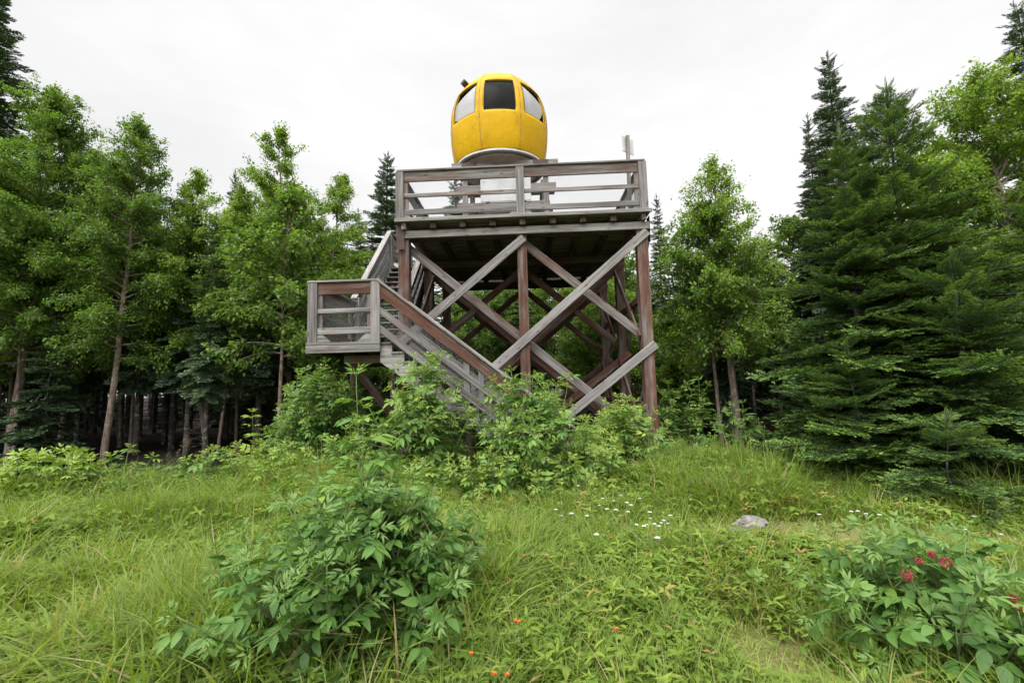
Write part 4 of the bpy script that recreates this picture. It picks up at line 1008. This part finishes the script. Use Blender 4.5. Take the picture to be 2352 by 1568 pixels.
# the wood behind: single trees, copied
fr_ = random.Random(4); cnt = 0
DEC = [make_birch(None, 7.0, 2.6, 1.8, 401 + i, 14000, .11, 1, (0, 0), .06, nbr=40) for i in range(2)]
def fits(x, y):
    return y > yb(x) + 2.2 and not (-5.2 < x < 4.2 and y < 16.2)
placed = []
for ring in range(9000):
    y = fr_.uniform(10.5, 42) if ring % 2 == 0 else fr_.uniform(10.5, 21); x = fr_.uniform(-1.35, 1.35) * (y + 3)
    if not fits(x, y): continue
    if any((x - a) ** 2 + (y - b) ** 2 < 1.15 ** 2 for a, b in placed): continue
    if len(placed) >= 400: break
    placed.append((x, y))
    px = 1176 + 1043 * (x + .035 * y) / y
    lim = 6.8 if px < 1500 else 6.4
    if px < 420: lim = 8.2
    if px > 1800: lim = 7.8
    lim = min(lim * (1 + (y - 12) * .018), 10.5)
    kind = fr_.random()
    if x < -4 and y < yb(x) + 7 and .50 < kind < .86 and fr_.random() < .25: kind = .2
    if 430 < px < 700 and y < 16 and .50 < kind < .86: kind = .2
    if kind < .50:
        plant_conifer("spruce_tree", 0, y, "dark slender spruce standing deep in the wood", LOWS[fr_.randrange(3)], M_NEEDLE_D, lim * fr_.uniform(.78, 1.0) / 9, fr_.uniform(0, 6), "spruces of the wood behind the clearing", x)
    elif kind < .86:
        plant_conifer("young_spruce", 0, y, "young bushy spruce in the dark understorey of the wood", LOWY[fr_.randrange(2)], M_NEEDLE_D, fr_.uniform(.6, 1.25), fr_.uniform(0, 6), "young spruces of the understorey", x)
    else:
        plant_birch("birch_tree", (x, y), "birch standing among spruces deep in the wood", "tree", DEC[fr_.randrange(2)], M_LEAF_BIRCH, None, "birches deep in the wood", fr_.uniform(0, 6), lim * fr_.uniform(.75, 1.0) / 7)
print("wood", len(placed), round(time.time() - T0, 1))

# ------------------------------------------------------------------ grass and herbs
def zone(x, y, cx, cy_, rx, ry): return np.exp(-(((x - cx) / rx) ** 2 + ((y - cy_) / ry) ** 2) ** 1.5)
def nz(x, y, s, o=0.0):
    return (np.sin(x * s + 1.3 * np.sin(y * s * .7 + o)) * np.sin(y * s * 1.1 + 1.7 * np.sin(x * s * .6 + 2 * o)) + .6 * np.sin(x * s * 2.3 + o) * np.sin(y * s * 2.1 + 3 * o)) * .62
def hgt(x, y):
    h = .31 + .16 * nz(x, y, 1.1, .4) + .07 * nz(x, y, 3.1, 1.0)
    h = h + .06 * zone(x, y, -6.0, 6.2, 3.5, 1.5) + .30 * zone(x, y, 3.3, 7.2, 1.2, .9) + .16 * zone(x, y, -1.9, 2.9, .9, .7) + .12 * zone(x, y, -1.0, 8.0, 2.5, 1.0)
    sh = 1 - .93 * zone(x, y, 2.3, 5.0, 1.2, .62) - .72 * zone(x, y, 5.2, 4.5, 2.0, .75) - .7 * zone(x, y, 1.4, 3.05, .32, .4) - .5 * zone(x, y, -2.6, 4.4, .8, .35) - .35 * zone(x, y, 3.6, 4.6, 1.0, .5)
    return np.clip(h * np.clip(sh, .12, 1), .03, .75)
def meadow_points(n, ymin, ymax, r, clump=0):
    y = np.sqrt(r.uniform(ymin ** 2, ymax ** 2, n)); x = r.uniform(-1.22, 1.22, n) * (y + .35)
    if clump:
        m = n // clump; k = r.integers(0, m, n); x = x[k] + r.normal(0, .045, n) * (1 + y[k] * .05); y = y[k] + r.normal(0, .045, n) * (1 + y[k] * .05)
    return x, y
def grass():
    r = np.random.default_rng(12); xs, ys, wd = [], [], []
    for n, a, b, w, c in ((95000, 1.9, 3.6, .0040, 22), (105000, 3.4, 6.2, .0048, 22), (90000, 5.8, 9.5, .0060, 20), (60000, 9.0, 13.0, .0075, 18), (60000, 1.9, 6.0, .0040, 0), (50000, 6, 12.0, .0055, 0)):
        x, y = meadow_points(n, a, b, r, c); xs.append(x); ys.append(y); wd.append(np.full(n, w))
    # broad bladed clumps at the bottom left
    x = r.normal(-1.85, .50, 5200); y = r.normal(2.75, .36, 5200); xs.append(x); ys.append(y); wd.append(np.full(5200, .0085))
    tx, ty = meadow_points(330, 2.4, 10.5, r); tx = np.where(r.random(330) < .45, -np.abs(tx), tx); k = r.integers(0, 330, 32000)
    x = tx[k] + r.normal(0, .07, 32000) * (1 + .06 * ty[k]); y = ty[k] + r.normal(0, .07, 32000) * (1 + .06 * ty[k]); xs.append(x); ys.append(y); wd.append(np.full(32000, .00551))
    x = np.concatenate(xs); y = np.concatenate(ys); w = np.concatenate(wd)
    keep = (y < yb(x) + r.normal(.1, .35, len(x))) & (r.random(len(x)) < np.clip(hgt(x, y) / .22, .3, 1) * np.clip(.72 + .75 * nz(x, y, 1.7, 2.2), .3, 1)) & (y > 1.7)
    x, y, w = x[keep], y[keep], w[keep]; n = len(x)
    tall = r.random(n)
    H = hgt(x, y) * np.where(tall > .9, r.uniform(1.0, 1.7, n), r.uniform(.5, 1.15, n))
    H = np.where(w > .0083, r.uniform(.35, .62, n), H); H = np.where(w == .00551, hgt(x, y) * r.uniform(1.0, 1.9, n), H)
    az = r.uniform(0, 2 * PI, n); lean = np.abs(r.normal(.28, .2, n)) * H; bend = np.abs(r.normal(.35, .25, n)) * H * np.where((w == .00551) | (w > .0083), 1.5, 1)
    ts = np.array([0, .4, .75, 1.0]); wf = np.array([.8, 1.0, .62, 0])
    ca, sa_ = np.cos(az), np.sin(az); tw = az + PI / 2 + r.normal(0, .5, n); cb, sb = np.cos(tw), np.sin(tw)
    z0 = gz(x, y) - .01; V = []
    for t, f in zip(ts, wf):
        o = lean * t + bend * t ** 2.4; zz = H * t - bend * .45 * t ** 3
        px, py, pz = x + ca * o, y + sa_ * o, z0 + zz; q = w * f
        if f > 0: V += [np.stack([px - cb * q, py - sb * q, pz], 1), np.stack([px + cb * q, py + sb * q, pz], 1)]
        else: V += [np.stack([px, py, pz], 1)]
    V = np.stack(V, 1).reshape(-1, 3); b = (np.arange(n) * 7)[:, None]
    F = np.stack([b + np.array([q]) for q in ([0, 1, 3], [0, 3, 2], [2, 3, 5], [2, 5, 4], [4, 5, 6])], 1).reshape(-1, 3)
    warm = .03 + .18 * nz(x, y, .7, 1.2) + .08 * nz(x, y, 2.9, .3) + .22 * zone(x, y, 4.6, 4.5, 2.4, .9) + .12 * zone(x, y, 2.6, 5.0, 1.6, .9) + .35 * zone(x, y, 1.4, 3.05, .5, .6) + .3 * zone(x, y, -2.6, 4.4, .9, .45)
    ti = .44 + warm + r.normal(0, .12, n) + np.where(w == .00551, .08, 0) + np.where(w > .0083, .14, 0); dead = r.random(n) < (.07 + .22 * np.clip(warm, 0, 1)); ti = np.where(dead, r.uniform(.86, 1.0, n), np.clip(ti, 0.05, .80))
    me = np_mesh("grass", V, F, np.repeat(ti, 7))
    tag(link("grass", me, M_GRASS), "long green meadow grass with yellowish and short mossy patches", "grass", kind="stuff")
grass()
def herbs():
    r = np.random.default_rng(21); acc = Acc()
    tri = merge([xf(leaflet(5, .30, .2, .22), math.radians(a), math.radians(-8), 0, s, (0, .0, 0), 0) for a, s in ((0, 1.0), (78, .85), (-78, .85))])
    lan = merge([xf(leaflet(5, .15, .2, .25), k * 1.35 + .3, math.radians(12 + 10 * (k % 2)), 0, .9, (0, 0, .12 * k), .04 * k) for k in range(6)])
    for tpl, n, a, b, s0, s1, zf in ((tri, 19000, 1.9, 4.6, .035, .08, 1.05), (tri, 22000, 4.2, 9.8, .05, .10, 1.05), (lan, 6500, 1.9, 4.6, .05, .10, 1.0), (lan, 7500, 4.2, 9.8, .06, .12, 1.0), (tri, 6000, 8.0, 12.0, .08, .15, 1.0)):
        m = n // 22; cx, cy_ = meadow_points(m, a, b, r); cs = r.uniform(.10, .42, m); k = r.integers(0, m, n); x = cx[k] + r.normal(0, 1, n) * cs[k]; y = cy_[k] + r.normal(0, 1, n) * cs[k]
        keep = (y < yb(x) + .2) & (y > 1.7) & (r.random(n) < np.clip((hgt(x, y) - .08) / .14, .02, 1)); x, y = x[keep], y[keep]; q = len(x)
        z = gz(x, y) + hgt(x, y) * r.uniform(.2, .82, q) * zf
        az = r.uniform(0, 6.28, q); d = np.stack([np.cos(az), np.sin(az), r.normal(-.05, .25, q)], 1)
        fr = frames(d, r.normal(0, .25, q)) * r.uniform(s0, s1, q)[:, None, None]
        hue = r.normal(0, .16, m)[k][keep]
        scatter(acc, tpl, fr, np.stack([x, y, z], 1), np.clip(.45 + hue + r.normal(0, .08, q), 0, .95))
    tag(link("undergrowth", acc.mesh("undergrowth"), M_HERB), "low leafy raspberry and herb undergrowth between the grass", "undergrowth", kind="stuff")
herbs()
def litter():                              # shaded ground cover at the forest edge and below the tower
    r = np.random.default_rng(31); acc = Acc(); tpl = ELDER_LO[0]; n = 2600
    x = r.uniform(-14, 9, n); y = yb(x) + r.uniform(-1.2, 2.5, n); z = gz(x, y) + r.uniform(.03, .34, n); az = r.uniform(0, 6.28, n)
    fr = frames(np.stack([np.cos(az), np.sin(az), r.normal(.15, .2, n)], 1), r.normal(0, .3, n)) * r.uniform(.12, .26, n)[:, None, None]
    scatter(acc, tpl, fr, np.stack([x, y, z], 1), np.clip(.40 + r.normal(0, .12, n), 0, 1))
    tag(link("edge_undergrowth", acc.mesh("edge_undergrowth"), M_ELDER), "leafy ground cover along the shaded forest edge", "undergrowth", kind="stuff")
litter()
print("grass", round(time.time() - T0, 1))

# ------------------------------------------------------------------ flowers, seed heads, rock
def flower_meshes(kind, seed):
    r = np.random.default_rng(seed); a = Acc(); s = Acc(); h = 1.0
    tube(s, [(0, 0, 0), (.015, .01, .5), (.02, .0, .99)], [.003, .0022, .0016], 4, .6)
    if kind == 'orange':
        for k in range(26):
            az = k * 2.4; el = .15 + .9 * (k / 26); d = np.array([math.cos(az) * math.cos(el), math.sin(az) * math.cos(el), math.sin(el)]); x = np.cross(d, [0, 0, 1]); x /= np.linalg.norm(x)
            c = np.array([.02, 0, 1.0]); a.add([c - x * .0025, c + x * .0025, c + d * .019 + x * .004, c + d * .019 - x * .004], [[0, 1, 2], [0, 2, 3]])
        for q in range(3): tube(s, [(.02, 0, .96), (.02 + r.normal(0, .012), r.normal(0, .012), .985)], [.002, .004], 5, .1)
    else:
        for k in range(60):
            rr = .038 * math.sqrt(k / 60); az = k * 2.4; c = np.array([.02 + rr * math.cos(az), rr * math.sin(az), 1.0 - rr * rr * 8 + r.normal(0, .002)])
            for j in range(5): 
                b = j * 1.2566 + az; a.add([c, c + np.array([math.cos(b) * .007, math.sin(b) * .007, .002]), c + np.array([math.cos(b + .9) * .007, math.sin(b + .9) * .007, .002])], [[0, 1, 2]])
        for q in range(9):
            az = q * .7; tube(s, [(.018, 0, .93), (.02 + .026 * math.cos(az), .026 * math.sin(az), .985)], .0013, 3, .5)
        for q in range(7):
            az = q * 2.4; z = .15 + .1 * q; d = np.array([math.cos(az), math.sin(az), .5]); d /= np.linalg.norm(d)
            x = np.cross(d, [0, 0, 1]); s.add([np.array([.015, 0, z]) - x * .003, np.array([.015, 0, z]) + x * .003, np.array([.015, 0, z]) + d * .09], [[0, 1, 2]], .55)
    return s.mesh("stem"), a.mesh("flower_head")
OM = flower_meshes('orange', 1); YM = flower_meshes('yarrow', 2)
def flower(name, px, py, meshes, mat, label, cat, group, hh, size=1.0):
    g = gp(px, py); Y = g[1]
    # walk the view ray to where it passes hh above the ground
    v = _ray(px, py); t = -(1.6 - hh) / v[2]; p = CAM + v * t
    T = thing(name, (p[0], p[1], float(gz(p[0], p[1]))), label, cat, group, random.uniform(0, 6))
    for nm, me, m in (("stem", meshes[0], M_STEM), ("flower_head", meshes[1], mat)):
        o = bpy.data.objects.new(nm, me); C.objects.link(o); o.parent = T
        if not me.materials: me.materials.append(m)
        if nm == "stem": o.scale = (size, size, hh)
        else: o.scale = (size, size, size); o.location = (0, 0, hh - size)
for i, (px, py) in enumerate([(1500, 1216), (1403, 1237), (1207, 1287), (1187, 1443), (1422, 1445), (1085, 1505), (1130, 1546), (1172, 1548), (970, 1190), (505, 1235), (362, 1137), (330, 1150), (1120, 1133), (1265, 1135), (1095, 1145), (1315, 1137), (1650, 1082), (1745, 1087), (2185, 1546), (1005, 1200), (640, 1160), (1180, 1440)]):
    lab = {0: "orange hawkweed flower beside the white yarrow near the mossy rock", 1: "orange hawkweed flower below the yarrow patch left of the mossy rock", 4: "lone orange hawkweed flower low in the middle of the meadow", 18: "orange hawkweed flower below the red berry shrub", 9: "orange hawkweed flower alone in long grass left of the large elder", 2: "lone orange hawkweed flower in herbs right of the large elder"}.get(i, "small orange hawkweed flower on a thin stem in meadow grass")
    flower("hawkweed_flower", px, py, OM, M_ORANGE, lab, "flower", "orange hawkweed flowers in the meadow", .36, .58)
yr_ = random.Random(3)
YL = [(1328, 1103), (1408, 1133), (1425, 1122), (1470, 1128), (1415, 1150), (1440, 1155), (1492, 1172), (1494, 1158), (1520, 1185), (1540, 1170), (1512, 1192), (1290, 1170), (1275, 1148), (1371, 1224), (1508, 1229), (1478, 1190), (1535, 1188), (1376, 1140), (1395, 1148), (1450, 1142), (1462, 1186), (1526, 1180), (1310, 1160), (1349, 1165), (1485, 1187), (1500, 1186), (1440, 1137), (1384, 1127), (2115, 1173), (2240, 1185), (1957, 1188), (1990, 1195), (2020, 1198), (1970, 1186), (2215, 1222), (2300, 1225), (2330, 1235), (1880, 1190)]
for i, (px, py) in enumerate(YL):
    far = px > 1600
    flower("yarrow_flower", px, py, YM, M_YARROW, "flat white yarrow flower in short grass before the firs" if far else "flat white yarrow flower head in the patch left of the mossy rock", "flower", "yarrow flowers before the firs" if far else "yarrow flowers left of the rock", .16 if far else .34, .5 if far else random.uniform(.36, .62))
def panicle(seed):
    r = np.random.default_rng(seed); s, a = Acc(), Acc(); z = np.linspace(0, 1, 9); b = .10 * z ** 3
    pts = np.stack([b, 0 * z, z], 1); tube(s, pts, np.linspace(.0028, .0012, 9), 4, .55)
    for k in range(46):
        t = r.uniform(.74, 1.0); p = np.array([np.interp(t, z, b), 0, t]); az = r.uniform(0, 6.28); l = .075 * (1.12 - t) / .4 + .012
        e = p + np.array([math.cos(az) * l, math.sin(az) * l, r.uniform(-.2, .8) * l]); tube(a, [p, e], .0006, 3, .3)
        for q in range(6):
            c = p + (e - p) * r.uniform(.35, 1.05) + r.normal(0, .004, 3); d = r.normal(0, 1, 3); d /= np.linalg.norm(d); x = np.cross(d, [0, .3, 1]); x /= np.linalg.norm(x)
            a.add([c - d * .006, c + x * .002, c + d * .006, c - x * .002], [[0, 1, 2], [0, 2, 3]], r.uniform(.1, .9))
    return s.mesh("stem"), a.mesh("seed_head")
PM = [panicle(i) for i in range(3)]
PL = [(430, 1003, 8.2), (437, 1012, 8.25), (417, 1035, 8.1), (394, 1040, 8.0), (540, 1035, 7.6), (552, 1020, 7.7), (300, 1095, 7.6), (455, 1085, 7.2), (480, 1080, 7.3), (690, 1080, 6.2), (152, 1250, 4.6), (130, 1265, 4.5), (145, 1235, 4.6), (722, 1496, 2.25), (705, 1512, 2.2), (905, 1030, 7.9), (1010, 1130, 6.0), (640, 1050, 7.9), (1790, 1085, 6.6), (2330, 1150, 4.6), (2310, 1175, 4.7), (560, 1200, 4.9), (380, 1180, 5.2), (420, 1200, 5.1)]
for i, (px, py, Y) in enumerate(PL):
    p = at(px, py, Y); g = float(gz(p[0], Y)); hh = max(p[2] - g + .03, .25)
    lab = {13: "brown grass seed head arching over the foot of the large elder", 14: "small brown grass seed head low beside the large elder", 0: "tallest grass seed head against the dark wood"}.get(i, "dry brown grass seed head standing above the meadow grass")
    T = thing("seed_stalk", (p[0] - .1, Y, g), lab, "grass stalk", "brown seed heads of tall grass", 0); T["kind"] = "thing"
    for nm, me, m in (("stem", PM[i % 3][0], M_STEM), ("seed_head", PM[i % 3][1], M_SEED)):
        o = bpy.data.objects.new(nm, me); C.objects.link(o); o.parent = T; k = min(hh, 1.1); o.scale = (k, k, hh)
        if not me.materials: me.materials.append(m)
def rock(px, py, size, seed, label):
    from mathutils import noise
    g = gp(px, py); bm = bmesh.new(); bmesh.ops.create_icosphere(bm, subdivisions=4, radius=1.0)
    for v in bm.verts:
        q = v.co.copy(); d = noise.noise(q * 1.1 + Vector((seed, 0, 0))) * .35 + noise.noise(q * 3.0 + Vector((seed, 5, 0))) * .14 + noise.noise(q * 9 + Vector((0, seed, 0))) * .04
        c = noise.cell(q * 1.6 + Vector((seed, 2, 1))) * .10
        q *= 1 + d + c; v.co = Vector((q.x * size[0], q.y * size[1], max(q.z, -.5) * size[2]))
    m, nt, out = bpy.data.materials.get("lichen_rock"), None, None
    if m is None:
        m, nt, out = mat_new("lichen_rock"); tc = N(nt, "ShaderNodeTexCoord")
        n = N(nt, "ShaderNodeTexNoise", Scale=9.0, Detail=8.0, Roughness=.7); L(nt, tc.outputs['Object'], n.inputs['Vector'])
        n2 = N(nt, "ShaderNodeTexNoise", Scale=20.0, Detail=6.0, Roughness=.7); L(nt, tc.outputs['Object'], n2.inputs['Vector'])
        r = ramp(nt, [(.3, (.06, .05, .05)), (.5, (.155, .14, .14)), (.7, (.27, .25, .245))], n.outputs['Fac']); f = ramp(nt, [(.55, (0, 0, 0)), (.65, (.7, .7, .7))], n2.outputs['Fac'])
        p = N(nt, "ShaderNodeBsdfPrincipled", Roughness=.9); L(nt, mixc(nt, r.outputs[0], (.16, .17, .07), f.outputs[0]), p.inputs['Base Color'])
        b = N(nt, "ShaderNodeBump", Strength=.8, Distance=.015); L(nt, n2.outputs['Fac'], b.inputs['Height']); L(nt, b.outputs[0], p.inputs['Normal']); L(nt, p.outputs[0], out.inputs[0])
    o = link("rock", bm_mesh("rock", bm), m, None, Matrix.Translation((g[0], g[1], float(gz(g[0], g[1])) + size[2] * .1)) @ Matrix.Rotation(seed, 4, 'Z'))
    tag(o, label, "rock")
rock(1725, 1208, (.155, .12, .09), 3, "grey lichen covered rock in the mossy patch")
rock(1700, 1218, (.10, .08, .03), 5, "flat grey stone touching the front of the larger rock")
rock(1612, 1196, (.09, .06, .03), 7, "thin grey stone lying in moss left of the larger rock")
rock(1600, 1204, (.05, .04, .03), 9, "smallest pale stone in the moss left of the larger rock")
print("details", round(time.time() - T0, 1))
# ------------------------------------------------------------------ light
w = bpy.data.worlds.new("World"); sc.world = w; w.use_nodes = True
nt = w.node_tree; nt.nodes.clear()
out = nt.nodes.new("ShaderNodeOutputWorld"); bg = nt.nodes.new("ShaderNodeBackground")
SUN_EL, SUN_ROT = math.radians(54), math.radians(205)
sky = N(nt, "ShaderNodeTexSky"); sky.sky_type = 'NISHITA'; sky.sun_disc = False; sky.sun_elevation = SUN_EL; sky.sun_rotation = SUN_ROT
tc = N(nt, "ShaderNodeTexCoord"); sep = N(nt, "ShaderNodeSeparateXYZ"); L(nt, tc.outputs['Generated'], sep.inputs[0])
mp = N(nt, "ShaderNodeMapping"); mp.inputs['Scale'].default_value = (1.0, 1.0, 2.6); L(nt, tc.outputs['Generated'], mp.inputs[0])
cn = N(nt, "ShaderNodeTexNoise", Scale=1.5, Detail=6.0, Roughness=.55, Distortion=.3); L(nt, mp.outputs[0], cn.inputs['Vector'])
cl = ramp(nt, [(.36, (.86, .86, .868)), (.60, (1.0, 1.0, 1.0))], cn.outputs['Fac'])
# overcast sky: unseen bright area added above and behind camera to light tree fronts
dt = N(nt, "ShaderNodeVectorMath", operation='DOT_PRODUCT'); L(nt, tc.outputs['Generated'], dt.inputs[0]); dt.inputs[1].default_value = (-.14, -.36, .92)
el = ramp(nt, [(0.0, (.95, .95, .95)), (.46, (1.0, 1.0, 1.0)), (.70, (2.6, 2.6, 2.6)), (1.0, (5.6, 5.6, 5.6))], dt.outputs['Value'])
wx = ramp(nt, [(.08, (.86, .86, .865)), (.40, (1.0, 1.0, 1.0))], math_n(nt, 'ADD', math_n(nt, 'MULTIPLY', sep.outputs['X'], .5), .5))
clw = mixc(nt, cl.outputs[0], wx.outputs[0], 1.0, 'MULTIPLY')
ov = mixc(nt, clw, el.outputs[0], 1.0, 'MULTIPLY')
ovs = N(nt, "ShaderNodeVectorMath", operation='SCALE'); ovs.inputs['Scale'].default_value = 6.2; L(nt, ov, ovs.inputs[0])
hs = N(nt, "ShaderNodeHueSaturation", Saturation=.10, Value=.55); L(nt, sky.outputs[0], hs.inputs['Color'])
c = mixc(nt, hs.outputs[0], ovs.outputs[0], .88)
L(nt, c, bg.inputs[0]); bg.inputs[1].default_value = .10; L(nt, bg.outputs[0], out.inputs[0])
sd = bpy.data.lights.new("sun", 'SUN'); sd.energy = 1.5; sd.angle = math.radians(35); sd.color = (1.0, .97, .92)
so = bpy.data.objects.new("sun", sd); C.objects.link(so)
# sun_rotation is measured clockwise from +Y: direction towards the sun
dv = Vector((math.sin(SUN_ROT) * math.cos(SUN_EL), math.cos(SUN_ROT) * math.cos(SUN_EL), math.sin(SUN_EL)))
so.rotation_euler = dv.to_track_quat('Z', 'Y').to_euler()
sc.view_settings.view_transform = 'Standard'; sc.view_settings.look = 'None'; sc.view_settings.gamma = 1; sc.view_settings.exposure = 0.93
sc.render.engine = 'CYCLES'
cyc = sc.cycles
cyc.max_bounces = 6; cyc.diffuse_bounces = 3; cyc.glossy_bounces = 2; cyc.transmission_bounces = 4; cyc.transparent_max_bounces = 8
cyc.use_adaptive_sampling = True; cyc.adaptive_threshold = .015
cyc.caustics_reflective = False; cyc.caustics_refractive = False
cyc.use_denoising = True; cyc.denoiser = 'OPENIMAGEDENOISE'; cyc.denoising_input_passes = 'RGB_ALBEDO_NORMAL'; cyc.denoising_prefilter = 'ACCURATE'
print("scene ready", round(time.time() - T0, 1), "s")
